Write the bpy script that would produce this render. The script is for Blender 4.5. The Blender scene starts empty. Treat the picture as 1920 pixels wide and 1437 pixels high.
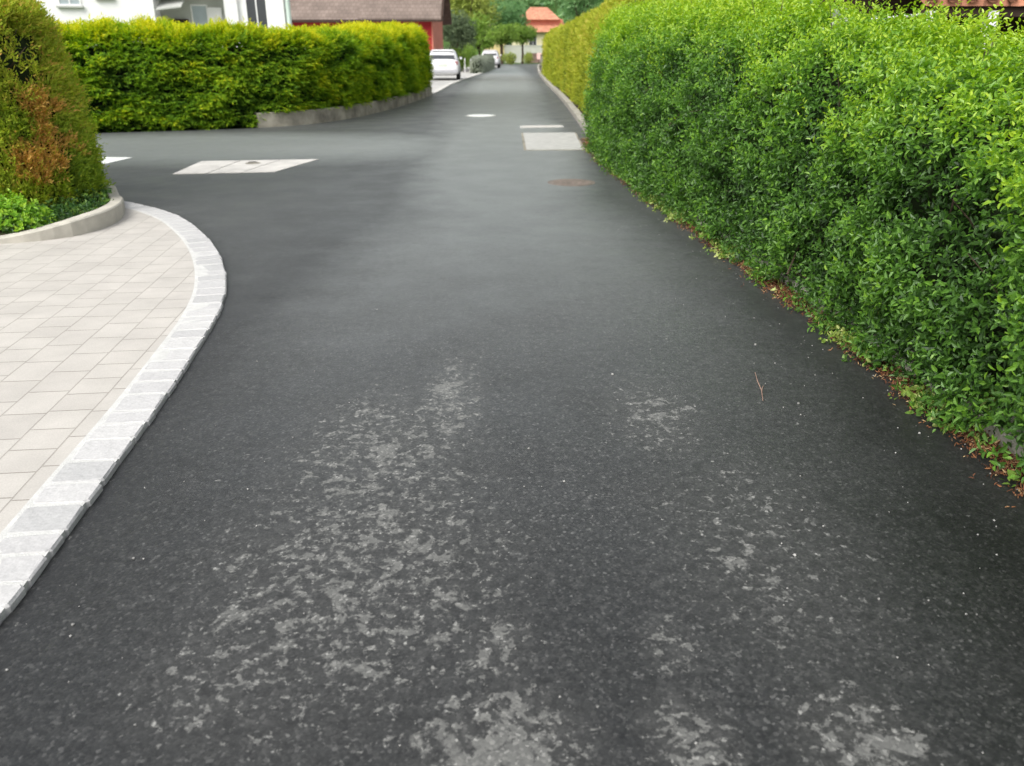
import bpy, bmesh, math, random
import numpy as np
from mathutils import Vector, noise

random.seed(7)
RNG = np.random.default_rng(11)
SC = bpy.context.scene
COL = SC.collection

# ---------------------------------------------------------------- helpers
def tag(o, label=None, cat=None, group=None, kind=None):
    if label: o['label'] = label
    if cat: o['category'] = cat
    if group: o['group'] = group
    if kind: o['kind'] = kind
    return o

def thing(name, label, cat, loc=(0, 0, 0), group=None):
    o = bpy.data.objects.new(name, None)
    o.empty_display_size = 0.2
    o.location = loc
    COL.objects.link(o)
    return tag(o, label, cat, group)

class MB:
    """collects verts / faces"""
    def __init__(s): s.v = []; s.f = []
    def add(s, v, f):
        n = len(s.v); s.v += [tuple(p) for p in v]; s.f += [tuple(i + n for i in q) for q in f]
    def box(s, a, b):
        x0, y0, z0 = a; x1, y1, z1 = b
        s.add([(x0,y0,z0),(x1,y0,z0),(x1,y1,z0),(x0,y1,z0),(x0,y0,z1),(x1,y0,z1),(x1,y1,z1),(x0,y1,z1)],
              [(0,3,2,1),(4,5,6,7),(0,1,5,4),(1,2,6,5),(2,3,7,6),(3,0,4,7)])
    def tube(s, pts, radii, n=8, cap=True):
        pts = [Vector(p) for p in pts]
        rings = []
        for i, p in enumerate(pts):
            d = (pts[min(i+1, len(pts)-1)] - pts[max(i-1, 0)]).normalized()
            u = d.cross(Vector((0, 0, 1)))
            if u.length < 1e-3: u = Vector((1, 0, 0))
            u.normalize(); w = d.cross(u)
            r = radii[i] if hasattr(radii, '__len__') else radii
            rings.append([p + (u*math.cos(2*math.pi*k/n) + w*math.sin(2*math.pi*k/n))*r for k in range(n)])
        v = [q for r in rings for q in r]; f = []
        for i in range(len(pts)-1):
            for k in range(n):
                f.append((i*n+k, i*n+(k+1) % n, (i+1)*n+(k+1) % n, (i+1)*n+k))
        if cap:
            f.append(tuple(range(n-1, -1, -1))); f.append(tuple((len(pts)-1)*n+k for k in range(n)))
        s.add(v, f)
    def cyl(s, c, r, h, n=24, axis='z'):
        c = Vector(c); d = {'z': Vector((0,0,1)), 'y': Vector((0,1,0)), 'x': Vector((1,0,0))}[axis]
        s.tube([c, c + d*h], [r, r], n)
    def sheet(s, poly, z):
        s.add([(p[0], p[1], z) for p in poly], [tuple(range(len(poly)))])
    def prism(s, poly, z0, z1):
        n = len(poly)
        s.add([(p[0], p[1], z0) for p in poly] + [(p[0], p[1], z1) for p in poly],
              [tuple(range(n-1, -1, -1)), tuple(range(n, 2*n))] + [(i, (i+1) % n, n+(i+1) % n, n+i) for i in range(n)])
    def loft(s, rings, cap=True):
        n = len(rings[0]); v = [p for r in rings for p in r]; f = []
        for i in range(len(rings)-1):
            for k in range(n):
                f.append((i*n+k, i*n+(k+1) % n, (i+1)*n+(k+1) % n, (i+1)*n+k))
        if cap:
            f.append(tuple(range(n-1, -1, -1))); f.append(tuple((len(rings)-1)*n+k for k in range(n)))
        s.add(v, f)
    def build(s, name, mat, parent=None, smooth=False, bevel=0, tri=False):
        me = bpy.data.meshes.new(name)
        off = Vector((0, 0, 0)); q = parent
        while q is not None: off += q.location; q = q.parent
        me.from_pydata([tuple(Vector(p) - off) for p in s.v], [], s.f)
        bm = bmesh.new(); bm.from_mesh(me)
        bmesh.ops.recalc_face_normals(bm, faces=bm.faces)
        if tri: bmesh.ops.triangulate(bm, faces=[f for f in bm.faces if len(f.verts) > 4])
        if bevel:
            bmesh.ops.bevel(bm, geom=[e for e in bm.edges if len(e.link_faces) == 2 and e.calc_face_angle(0) > .6],
                            offset=bevel, segments=2, affect='EDGES', profile=.6)
        bm.to_mesh(me); bm.free()
        if smooth: me.shade_smooth()
        me.materials.append(mat)
        o = bpy.data.objects.new(name, me); COL.objects.link(o)
        if parent: o.parent = parent
        return o

def np_mesh(name, verts, faces4, mat, parent=None, tint=None, smooth=False):
    """verts (N,3); faces (M,4) int"""
    me = bpy.data.meshes.new(name)
    off = np.zeros(3); q = parent
    while q is not None: off += np.array(q.location); q = q.parent
    verts = (verts - off).astype(np.float32)
    me.vertices.add(len(verts)); me.vertices.foreach_set('co', verts.ravel())
    k = faces4.shape[1]
    me.loops.add(faces4.size); me.loops.foreach_set('vertex_index', faces4.ravel().astype(np.int32))
    me.polygons.add(len(faces4))
    me.polygons.foreach_set('loop_start', np.arange(0, faces4.size, k, dtype=np.int32))
    if tint is not None:
        a = me.attributes.new('tint', 'FLOAT', 'POINT'); a.data.foreach_set('value', tint.astype(np.float32))
    me.update(calc_edges=True); me.validate()
    me.polygons.foreach_set('use_smooth', np.full(len(me.polygons), smooth, dtype=bool))
    me.materials.append(mat)
    o = bpy.data.objects.new(name, me); COL.objects.link(o)
    if parent: o.parent = parent
    return o

# ---------------------------------------------------------------- materials
def new_mat(name):
    m = bpy.data.materials.new(name); m.use_nodes = True
    nt = m.node_tree; nt.nodes.clear()
    out = nt.nodes.new('ShaderNodeOutputMaterial')
    b = nt.nodes.new('ShaderNodeBsdfPrincipled'); nt.links.new(b.outputs[0], out.inputs[0])
    return m, nt, b, out

def N(nt, t, **kw):
    n = nt.nodes.new(t)
    for k, v in kw.items():
        if k in n.inputs.keys(): n.inputs[k].default_value = v
        else: setattr(n, k, v)
    return n

def math_(nt, op, a, b=None, clamp=False):
    n = nt.nodes.new('ShaderNodeMath'); n.operation = op; n.use_clamp = clamp
    for i, x in enumerate((a, b)):
        if x is None: continue
        if hasattr(x, 'node'): nt.links.new(x, n.inputs[i])
        else: n.inputs[i].default_value = x
    return n.outputs[0]

def mix_(nt, fac, a, b, mode='MIX'):
    n = nt.nodes.new('ShaderNodeMix'); n.data_type = 'RGBA'; n.blend_type = mode
    for sock, x in ((n.inputs[0], fac), (n.inputs[6], a), (n.inputs[7], b)):
        if hasattr(x, 'node'): nt.links.new(x, sock)
        elif isinstance(x, (int, float)): sock.default_value = x
        else: sock.default_value = (*x, 1)
    return n.outputs[2]

def ramp_(nt, fac, stops):
    n = nt.nodes.new('ShaderNodeValToRGB'); nt.links.new(fac, n.inputs[0])
    e = n.color_ramp.elements
    while len(e) < len(stops): e.new(.5)
    for i, (p, c) in enumerate(stops):
        e[i].position = p
        e[i].color = (*c, 1) if hasattr(c, '__len__') else (c, c, c, 1)
    return n.outputs[0]

def bump_(nt, b, h, dist, strength=1.0):
    n = nt.nodes.new('ShaderNodeBump'); n.inputs['Distance'].default_value = dist; n.inputs['Strength'].default_value = strength
    nt.links.new(h, n.inputs['Height']); nt.links.new(n.outputs[0], b.inputs['Normal'])

def simple(name, col, rough=.7, var=.25, scale=3.0, spec=.4, metal=0, bump=0, bscale=40):
    m, nt, b, out = new_mat(name)
    tc = N(nt, 'ShaderNodeTexCoord')
    nz = N(nt, 'ShaderNodeTexNoise', Scale=scale, Detail=6.0, Roughness=.6)
    nt.links.new(tc.outputs['Object'], nz.inputs['Vector'])
    c = ramp_(nt, nz.outputs[0], [(.3, tuple(x*(1-var) for x in col)), (.7, tuple(min(1, x*(1+var*.7)) for x in col))])
    nt.links.new(c, b.inputs['Base Color'])
    b.inputs['Roughness'].default_value = rough; b.inputs['Specular IOR Level'].default_value = spec
    b.inputs['Metallic'].default_value = metal
    if bump:
        n2 = N(nt, 'ShaderNodeTexNoise', Scale=bscale, Detail=4.0)
        nt.links.new(tc.outputs['Object'], n2.inputs['Vector'])
        bump_(nt, b, n2.outputs[0], bump)
    return m

def leaf_mat(name, stops, rough=.45, spec=.35, trans=.3):
    m, nt, b, out = new_mat(name)
    at = N(nt, 'ShaderNodeAttribute', attribute_name='tint')
    c = ramp_(nt, at.outputs['Fac'], stops)
    nt.links.new(c, b.inputs['Base Color'])
    b.inputs['Roughness'].default_value = rough; b.inputs['Specular IOR Level'].default_value = spec
    tr = N(nt, 'ShaderNodeBsdfTranslucent')
    tc = mix_(nt, .35, c, (.35, .5, .02), 'MULTIPLY')
    hs = N(nt, 'ShaderNodeHueSaturation', Value=1.5, Saturation=1.1)
    nt.links.new(c, hs.inputs['Color']); nt.links.new(hs.outputs[0], tr.inputs['Color'])
    mx = N(nt, 'ShaderNodeMixShader'); mx.inputs[0].default_value = trans
    nt.links.new(b.outputs[0], mx.inputs[1]); nt.links.new(tr.outputs[0], mx.inputs[2])
    nt.links.new(mx.outputs[0], out.inputs[0])
    return m

M = {}
M['privet'] = leaf_mat('privet leaf', [(0, (.035, .085, .018)), (.3, (.095, .215, .032)), (.55, (.17, .33, .036)), (.82, (.29, .45, .03)), (1, (.40, .53, .05))], rough=.40, spec=.45, trans=.38)
M['thuja_gold'] = leaf_mat('golden thuja', [(0, (.10, .14, .02)), (.4, (.25, .31, .03)), (.8, (.38, .42, .035)), (1, (.46, .42, .07))], rough=.6, spec=.25)
M['thuja_far'] = leaf_mat('thuja spray', [(0, (.06, .14, .02)), (.35, (.15, .29, .022)), (.65, (.27, .41, .02)), (.85, (.48, .53, .02)), (1, (.62, .60, .03))], rough=.6, spec=.2, trans=.36)
M['thuja_near'] = leaf_mat('patchy thuja', [(0, (.09, .17, .03)), (.3, (.22, .33, .035)), (.55, (.36, .46, .05)), (.70, (.44, .46, .06)), (.80, (.55, .36, .09)), (1, (.68, .42, .13))], rough=.65, spec=.2, trans=.36)
M['lime_shrub'] = leaf_mat('lime shrub', [(0, (.08, .2, .02)), (.5, (.2, .4, .03)), (1, (.35, .5, .05))])
M['ivy'] = leaf_mat('ivy', [(0, (.02, .06, .015)), (.5, (.06, .14, .025)), (1, (.16, .26, .04))])
M['weed'] = leaf_mat('weed', [(0, (.08, .18, .03)), (.5, (.25, .34, .06)), (1, (.55, .58, .25))])
M['litter'] = leaf_mat('dead leaf litter', [(0, (.05, .022, .012)), (.45, (.16, .058, .026)), (.8, (.27, .12, .05)), (1, (.42, .30, .16))], rough=.8, trans=.1)
M['dark_tree'] = leaf_mat('dark tree leaf', [(0, (.06, .09, .05)), (.5, (.13, .18, .09)), (1, (.22, .28, .15))])
M['mid_tree'] = leaf_mat('mid green leaf', [(0, (.09, .17, .035)), (.5, (.20, .32, .05)), (1, (.32, .44, .09))])
M['yellow_tree'] = leaf_mat('yellow green leaf', [(0, (.16, .21, .045)), (.5, (.33, .39, .08)), (1, (.44, .48, .14))])
M['blue_tree'] = leaf_mat('blue green leaf', [(0, (.08, .18, .07)), (.5, (.18, .34, .13)), (1, (.32, .46, .22))])
M['grey_shrub'] = leaf_mat('grey green leaf', [(0, (.2, .24, .18)), (.5, (.36, .40, .31)), (1, (.5, .54, .45))])
M['bark'] = simple('bark', (.07, .05, .035), .9, .4, 6, .2, 0, .02, 30)
M['core'] = simple('inner twigs', (.020, .030, .012), .95, .4, 8, .1)
M['core_gold'] = simple('inner golden twigs', (.05, .055, .015), .95, .4, 8, .1)
M['soil'] = simple('soil', (.06, .045, .03), .95, .4, 9, .15, 0, .02, 60)
M['concrete'] = simple('kerb concrete', (.36, .34, .29), .85, .4, 5, .25, 0, .004, 120)
M['old_concrete'] = simple('mossy concrete', (.26, .245, .20), .9, .5, 2.6, .2, 0, .01, 60)
M['kerb_pale'] = simple('pale kerb', (.55, .54, .50), .8, .25, 4, .25)
M['slab'] = simple('concrete slab', (.50, .485, .45), .85, .22, 3, .3, 0, .002, 150)
M['slab_grey'] = simple('grey slab', (.40, .40, .375), .75, .2, 6, .35, 0, .002, 150)
M['white_cover'] = simple('pale cover', (.68, .70, .66), .6, .1, 6, .4)
M['joint'] = simple('dark joint', (.10, .10, .095), .9, .3, 8, .2)
M['iron'] = simple('rusty iron', (.20, .165, .14), .5, .45, 14, .4, .2)
M['steel'] = simple('dark steel', (.08, .08, .08), .5, .3, 9, .5, .6)
M['plaster'] = simple('white plaster', (.80, .80, .79), .85, .05, 1.2, .2)
M['plaster_grey'] = simple('grey plaster', (.46, .47, .44), .85, .1, 1.2, .2)
M['pale_green'] = simple('pale green trim', (.52, .62, .56), .7, .1, 2, .3)
M['frame'] = simple('white frame', (.78, .78, .77), .5, .06, 2, .4)
M['glass'] = simple('window glass', (.05, .055, .06), .12, .2, .6, .6)
M['glass_grey'] = simple('pale window glass', (.34, .40, .42), .3, .15, .8, .6)
M['red'] = simple('red wall', (.42, .035, .04), .8, .18, 2, .2)
M['salmon'] = simple('salmon trim', (.62, .22, .16), .75, .15, 2, .25)
M['wood_dark'] = simple('dark timber', (.05, .032, .024), .8, .3, 5, .2)
M['cream'] = simple('cream wall', (.66, .60, .40), .85, .1, 1, .2)
M['ochre'] = simple('ochre wall', (.55, .45, .22), .85, .1, 1, .2)
M['white_paint'] = simple('white car paint', (.80, .80, .81), .25, .03, 2, .5)
M['silver_paint'] = simple('silver car paint', (.55, .56, .56), .3, .05, 2, .5)
M['bumper'] = simple('bumper plastic', (.42, .42, .44), .45, .1, 3, .4)
M['tyre'] = simple('tyre rubber', (.02, .02, .02), .85, .3, 9, .2)
M['rim'] = simple('alloy rim', (.45, .45, .46), .35, .1, 5, .5, .7)
M['tail'] = simple('tail lamp', (.30, .12, .12), .2, .2, 6, .5)
M['plate'] = simple('plate', (.62, .66, .58), .5, .05, 6, .4)
M['gravel'] = simple('pale pebble', (.30, .295, .28), .8, .5, 30, .3)
M['twig'] = simple('pale twig', (.27, .18, .14), .85, .3, 30, .2)
M['pinkwall'] = simple('pinkish boards', (.42, .26, .22), .85, .2, 3, .2)
M['pale_wall'] = simple('pale garden wall', (.44, .45, .39), .85, .1, 2, .2)
M['sign_face'] = simple('pink sign face', (.75, .5, .45), .5, .1, 4, .3)
M['grass'] = simple('grass', (.07, .13, .025), .95, .45, 5, .1, 0, .03, 60)
M['hill'] = simple('hill ground', (.07, .13, .035), .95, .4, .08, .1)
M['parking'] = simple('pale parking surface', (.44, .435, .41), .85, .2, .8, .25, 0, .003, 120)

def roof_mat(name, col, s=3.2, var=.3, joint=.45):
    m, nt, b, out = new_mat(name)
    tc = N(nt, 'ShaderNodeTexCoord')
    br = N(nt, 'ShaderNodeTexBrick', Scale=1.0)
    br.inputs['Brick Width'].default_value = 1/s; br.inputs['Row Height'].default_value = .9/s
    br.inputs['Mortar Size'].default_value = .02; br.offset = .5
    br.inputs['Color1'].default_value = (*[c*(1-var) for c in col], 1)
    br.inputs['Color2'].default_value = (*[min(1, c*(1+var*.6)) for c in col], 1)
    br.inputs['Mortar'].default_value = (*[c*joint for c in col], 1)
    nt.links.new(tc.outputs['Object'], br.inputs['Vector'])
    nz = N(nt, 'ShaderNodeTexNoise', Scale=1.1, Detail=5.0)
    nt.links.new(tc.outputs['Object'], nz.inputs['Vector'])
    g = ramp_(nt, nz.outputs[0], [(.3, .8), (.7, 1.1)])
    nt.links.new(mix_(nt, 1.0, br.outputs[0], g, 'MULTIPLY'), b.inputs['Base Color'])
    b.inputs['Roughness'].default_value = .85; b.inputs['Specular IOR Level'].default_value = .25
    bump_(nt, b, br.outputs['Fac'], .02, .6)
    return m
M['roof_brown'] = roof_mat('brown roof tiles', (.21, .165, .14), 3.2, .14, .7)
M['roof_orange'] = roof_mat('orange roof tiles', (.60, .27, .17))

def asphalt_mat():
    m, nt, b, out = new_mat('asphalt')
    tc = N(nt, 'ShaderNodeTexCoord'); P = tc.outputs['Object']
    def noise_(scale, detail=4.0, rough=.55, dist=0.0):
        n = N(nt, 'ShaderNodeTexNoise', Scale=scale, Detail=detail, Roughness=rough, Distortion=dist)
        nt.links.new(P, n.inputs['Vector']); return n.outputs[0]
    vo = N(nt, 'ShaderNodeTexVoronoi', Scale=110.0); nt.links.new(P, vo.inputs['Vector'])
    bw = N(nt, 'ShaderNodeRGBToBW'); nt.links.new(vo.outputs['Color'], bw.inputs[0])
    stone = ramp_(nt, bw.outputs[0], [(.2, (.010, .0105, .0105)), (.6, (.018, .0185, .018)), (.80, (.030, .030, .029)), (.93, (.062, .062, .060))])
    big = ramp_(nt, noise_(.55, 5), [(.35, .82), (.65, 1.16)])
    base = mix_(nt, 1.0, stone, big, 'MULTIPLY')
    # --- dried-out patches : blotches inside the wheel lanes
    def lane(cx, cy, rx, ry, w=1.0):
        mp = N(nt, 'ShaderNodeMapping'); mp.inputs['Location'].default_value = (-cx/rx, -cy/ry, 0)
        mp.inputs['Scale'].default_value = (1/rx, 1/ry, 0)
        nt.links.new(P, mp.inputs['Vector'])
        ln = N(nt, 'ShaderNodeVectorMath', operation='LENGTH'); nt.links.new(mp.outputs[0], ln.inputs[0])
        return math_(nt, 'MULTIPLY', math_(nt, 'SUBTRACT', 1.0, math_(nt, 'POWER', ln.outputs['Value'], 2.0), True), w)
    lanes = [(-.50, 2.3, .66, 1.15, .98), (-.55, 3.05, .56, .95, .95), (-.30, 3.6, .22, .8, 1.05), (-.02, 1.44, .30, .36, 1.3), (-.05, 1.85, .16, .25, 1.0),
             (.45, 1.52, .16, .22, 1.15), (.88, 1.50, .22, .25, 1.15), (.68, 3.45, .30, .6, .85), (.85, 2.4, .5, .9, .66), (.47, 1.85, .12, .2, .8), (-.75, 1.75, .4, .4, .8),
             (-3.5, 14.5, 2.5, 1.2, .8)]
    f = None
    for L in lanes:
        q = lane(*L); f = q if f is None else math_(nt, 'MAXIMUM', f, q)
    f = math_(nt, 'MINIMUM', f, 1.4)
    blot = noise_(15, 6, .62, .4); blot2 = noise_(6.5, 7, .62, .4); far = noise_(1.6, 5, .6)
    fine = noise_(30, 4, .62, .3)
    bl = math_(nt, 'MAXIMUM', math_(nt, 'MAXIMUM', blot, math_(nt, 'ADD', blot2, -.02)), math_(nt, 'ADD', fine, .0))
    thr = math_(nt, 'SUBTRACT', .69, math_(nt, 'MULTIPLY', f, .158))
    dry = math_(nt, 'MULTIPLY', math_(nt, 'ADD', math_(nt, 'SUBTRACT', bl, thr), math_(nt, 'MULTIPLY', math_(nt, 'SUBTRACT', bw.outputs[0], .5), .03)), 22.0, True)
    speck = math_(nt, 'MULTIPLY', math_(nt, 'SUBTRACT', noise_(55, 2, .5), .745), 16.0, True)
    dry = math_(nt, 'MAXIMUM', dry, math_(nt, 'MULTIPLY', speck, .8))
    dcol = mix_(nt, .55, (.155, .153, .144), mix_(nt, 1.0, stone, (6.0, 6.0, 5.8), 'MULTIPLY'))
    soft = math_(nt, 'MULTIPLY', math_(nt, 'MINIMUM', f, 1.0), .3)
    base = mix_(nt, soft, base, (.05, .0495, .046))
    trav_shade = None                                          # dusty travelled strip; darker edges mix damp with hedge shade painted in
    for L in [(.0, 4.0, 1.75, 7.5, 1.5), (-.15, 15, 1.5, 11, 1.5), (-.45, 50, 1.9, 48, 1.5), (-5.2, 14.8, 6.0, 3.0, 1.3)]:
        q = lane(*L); trav_shade = q if trav_shade is None else math_(nt, 'MAXIMUM', trav_shade, q)
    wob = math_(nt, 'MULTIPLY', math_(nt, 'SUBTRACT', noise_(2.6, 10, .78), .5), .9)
    trav_shade = math_(nt, 'ADD', math_(nt, 'MINIMUM', trav_shade, 1.0), wob, True)
    tcol = ramp_(nt, trav_shade, [(0, .5), (1, 1.25)])
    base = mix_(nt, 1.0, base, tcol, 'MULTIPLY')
    mid = math_(nt, 'MULTIPLY', math_(nt, 'SUBTRACT', noise_(20, 9, .82), .5), 4.5)
    base = mix_(nt, 1.0, base, ramp_(nt, math_(nt, 'ADD', mid, .5, True), [(0, .55), (1, 1.5)]), 'MULTIPLY')
    col = mix_(nt, math_(nt, 'MULTIPLY', dry, .85), base, dcol)
    nt.links.new(col, b.inputs['Base Color'])
    # wetness : smoother where damp
    rr = ramp_(nt, far, [(.35, .40), (.65, .56)])
    rm = mix_(nt, dry, rr, (.8, .8, .8))
    nt.links.new(rm, b.inputs['Roughness'])
    b.inputs['Specular IOR Level'].default_value = .5
    h = math_(nt, 'ADD', math_(nt, 'MULTIPLY', vo.outputs['Distance'], -.8), math_(nt, 'MULTIPLY', noise_(220, 2), .5))
    bump_(nt, b, h, .0013, .45)
    nt.links.new(ramp_(nt, math_(nt, 'ADD', math_(nt, 'MULTIPLY', mid, .25), trav_shade, True), [(0, .27), (1, .84)]), b.inputs['Sheen Weight']); b.inputs['Sheen Roughness'].default_value = .3
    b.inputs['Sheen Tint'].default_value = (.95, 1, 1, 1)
    return m
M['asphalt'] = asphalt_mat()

def paving_mat():
    m, nt, b, out = new_mat('concrete pavers')
    tc = N(nt, 'ShaderNodeTexCoord')
    mp = N(nt, 'ShaderNodeMapping'); mp.inputs['Rotation'].default_value = (0, 0, math.radians(-96 + 180))
    nz0 = N(nt, 'ShaderNodeTexNoise', Scale=1.2, Detail=1.0); nt.links.new(tc.outputs['Object'], nz0.inputs['Vector'])
    ad = N(nt, 'ShaderNodeVectorMath', operation='MULTIPLY_ADD')
    nt.links.new(nz0.outputs['Color'], ad.inputs[0]); ad.inputs[1].default_value = (.02, .02, 0); nt.links.new(tc.outputs['Object'], ad.inputs[2])
    nt.links.new(ad.outputs[0], mp.inputs['Vector'])
    br = N(nt, 'ShaderNodeTexBrick', Scale=1.0)
    br.offset = .42; br.offset_frequency = 2; br.squash = .75; br.squash_frequency = 3
    br.inputs['Brick Width'].default_value = .27; br.inputs['Row Height'].default_value = .2
    br.inputs['Mortar Size'].default_value = .0032; br.inputs['Mortar Smooth'].default_value = .25
    br.inputs['Color1'].default_value = (.435, .412, .378, 1); br.inputs['Color2'].default_value = (.47, .447, .41, 1)
    br.inputs['Mortar'].default_value = (.23, .21, .18, 1)
    nt.links.new(mp.outputs[0], br.inputs['Vector'])
    nz = N(nt, 'ShaderNodeTexNoise', Scale=3.0, Detail=8.0, Roughness=.65); nt.links.new(tc.outputs['Object'], nz.inputs['Vector'])
    g = ramp_(nt, nz.outputs[0], [(.3, .88), (.7, 1.06)])
    n2 = N(nt, 'ShaderNodeTexNoise', Scale=160.0, Detail=3.0); nt.links.new(tc.outputs['Object'], n2.inputs['Vector'])
    g2 = ramp_(nt, n2.outputs[0], [(.3, .9), (.7, 1.07)])
    sp = N(nt, 'ShaderNodeSeparateXYZ'); nt.links.new(mp.outputs[0], sp.inputs[0])
    fr = math_(nt, 'PINGPONG', sp.outputs[1], .1)                       # long joints are filled with pale sand
    lj = math_(nt, 'MULTIPLY', math_(nt, 'SUBTRACT', 1.0, math_(nt, 'MULTIPLY', fr, 120.0), True), .55)
    sand = math_(nt, 'MULTIPLY', math_(nt, 'SUBTRACT', nz0.outputs[0], .42), 3.0, True)
    bcol = mix_(nt, math_(nt, 'MAXIMUM', lj, math_(nt, 'MULTIPLY', sand, .3)), br.outputs[0], (.44, .418, .383))
    c = mix_(nt, 1.0, mix_(nt, 1.0, bcol, g, 'MULTIPLY'), g2, 'MULTIPLY')
    nt.links.new(c, b.inputs['Base Color'])
    b.inputs['Roughness'].default_value = .75; b.inputs['Specular IOR Level'].default_value = .3
    h = math_(nt, 'SUBTRACT', math_(nt, 'MULTIPLY', n2.outputs[0], .12), br.outputs['Fac'])
    bump_(nt, b, h, .004, .8)
    return m
M['paving'] = paving_mat()

def sett_mat():
    m, nt, b, out = new_mat('granite setts')
    at = N(nt, 'ShaderNodeAttribute', attribute_name='tint')
    c = ramp_(nt, at.outputs['Fac'], [(0, (.385, .385, .38)), (.15, (.43, .425, .42)), (.6, (.455, .45, .445)), (1, (.485, .48, .47))])
    tc = N(nt, 'ShaderNodeTexCoord')
    n2 = N(nt, 'ShaderNodeTexNoise', Scale=90.0, Detail=5.0, Roughness=.7); nt.links.new(tc.outputs['Object'], n2.inputs['Vector'])
    c = mix_(nt, 1.0, c, ramp_(nt, n2.outputs[0], [(.3, .84), (.7, 1.1)]), 'MULTIPLY')
    nt.links.new(c, b.inputs['Base Color']); b.inputs['Roughness'].default_value = .7
    n3 = N(nt, 'ShaderNodeTexNoise', Scale=14.0, Detail=4.0); nt.links.new(tc.outputs['Object'], n3.inputs['Vector'])
    bump_(nt, b, n3.outputs[0], .012, .8)
    return m
M['sett'] = sett_mat()
M['mortar'] = simple('pale mortar', (.52, .52, .50), .85, .12, 20, .2, 0, .003, 150)

# ---------------------------------------------------------------- curve tools
def resample(pts, step):
    pts = np.array(pts, float); 
    # Catmull-Rom
    out = []
    P = np.vstack([2*pts[0]-pts[1], pts, 2*pts[-1]-pts[-2]])
    for i in range(1, len(P)-2):
        n = max(2, int(np.linalg.norm(P[i+1]-P[i])/step))
        for t in np.linspace(0, 1, n, endpoint=False):
            p0, p1, p2, p3 = P[i-1], P[i], P[i+1], P[i+2]
            out.append(.5*((2*p1)+(-p0+p2)*t+(2*p0-5*p1+4*p2-p3)*t*t+(-p0+3*p1-3*p2+p3)*t**3))
    out.append(pts[-1])
    return np.array(out)

def normals2(p):
    t = np.gradient(p, axis=0); t /= np.linalg.norm(t, axis=1)[:, None] + 1e-9
    return t, np.stack([t[:, 1], -t[:, 0]], 1)          # tangent, right-hand normal

def sweep(path, w, h, z0=0.0, cham=.012):
    """kerb: path = road-side lower edge, body extends to the right-hand normal by w"""
    mb = MB(); t, nrm = normals2(path); rings = []
    hs = h if hasattr(h, '__len__') else [h]*len(path)
    for p, n, hh in zip(path, nrm, hs):
        prof = [(0, z0-.12), (0, z0+hh-cham), (cham, z0+hh), (w-cham, z0+hh), (w, z0+hh-cham), (w, z0-.12)]
        rings.append([(p[0]+n[0]*a, p[1]+n[1]*a, z) for a, z in prof])
    mb.loft(rings); return mb

# ---------------------------------------------------------------- foliage
def leaves_from(o, d, n, L, W, fold=.25, droop=.15):
    """o,d,n (K,3); L,W (K,) -> verts (6K,3), faces (2K,4)"""
    d = d/(np.linalg.norm(d, axis=1)[:, None]+1e-9)
    s = np.cross(d, n); s /= np.linalg.norm(s, axis=1)[:, None]+1e-9
    n = np.cross(s, d)
    L = L[:, None]; W = W[:, None]
    v = np.empty((len(o), 6, 3))
    v[:, 0] = o
    v[:, 1] = o + d*L*.30 + s*W*.5 + n*W*fold
    v[:, 2] = o + d*L*.68 + s*W*.38 + n*(W*fold*.8 - L*droop*.4)
    v[:, 3] = o + d*L - n*L*droop
    v[:, 4] = o + d*L*.68 - s*W*.38 + n*(W*fold*.8 - L*droop*.4)
    v[:, 5] = o + d*L*.30 - s*W*.5 + n*W*fold
    k = np.arange(len(o))[:, None]*6
    f = np.concatenate([k+np.array([[0, 1, 2, 3]]), k+np.array([[0, 3, 4, 5]])], 1).reshape(-1, 4)
    return v.reshape(-1, 3), f

def sprigs(o, axis, length, K, L, W, tint, spread=.8, flat=None, fold=.25, droop=.15, tip=.25):
    """o (N,3) sprig roots; K leaves on each. flat: (N,3) plane normal for fan-like sprays"""
    n = len(o)
    axis = axis/(np.linalg.norm(axis, axis=1)[:, None]+1e-9)
    ref = RNG.normal(size=(n, 3)) if flat is None else flat
    u = np.cross(axis, ref); u /= np.linalg.norm(u, axis=1)[:, None]+1e-9
    w = np.cross(axis, u)
    O = []; D = []; Nn = []; LL = []; WW = []; T = []
    for i in range(K):
        t = (i+.6)/K
        if flat is None:
            ang = RNG.uniform(0, .7, n) + i*2.4
            rad = u*np.cos(ang)[:, None] + w*np.sin(ang)[:, None]
            dirn = axis*(.35+.6*t) + rad*spread + RNG.normal(size=(n, 3))*.18
            nn = axis - rad*.35 + RNG.normal(size=(n, 3))*.25
        else:
            sgn = 1 if i % 2 else -1
            dirn = axis*(.55+.5*t) + u*sgn*spread*(1-.6*t) + RNG.normal(size=(n, 3))*.14
            nn = flat + RNG.normal(size=(n, 3))*.25
        O.append(o + axis*(length*t)[:, None]); D.append(dirn); Nn.append(nn)
        sc = (1-.35*t)*RNG.uniform(.7, 1.15, n)
        LL.append(L*sc); WW.append(W*sc); T.append(np.clip(tint + tip*(t-.4) + RNG.normal(size=n)*.09, 0, 1))
    v, f = leaves_from(np.concatenate(O), np.concatenate(D), np.concatenate(Nn), np.concatenate(LL), np.concatenate(WW), fold, droop)
    return v, f, np.repeat(np.concatenate(T), 6)

def merge(parts):
    V = []; F = []; T = []; n = 0
    for v, f, t in parts:
        V.append(v); F.append(f+n); T.append(t); n += len(v)
    return np.concatenate(V), np.concatenate(F), np.concatenate(T)

def nz3(p, s, seed=0):
    return np.array([noise.noise(Vector((a[0]*s+seed, a[1]*s+seed*.7, a[2]*s))) for a in p])

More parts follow.
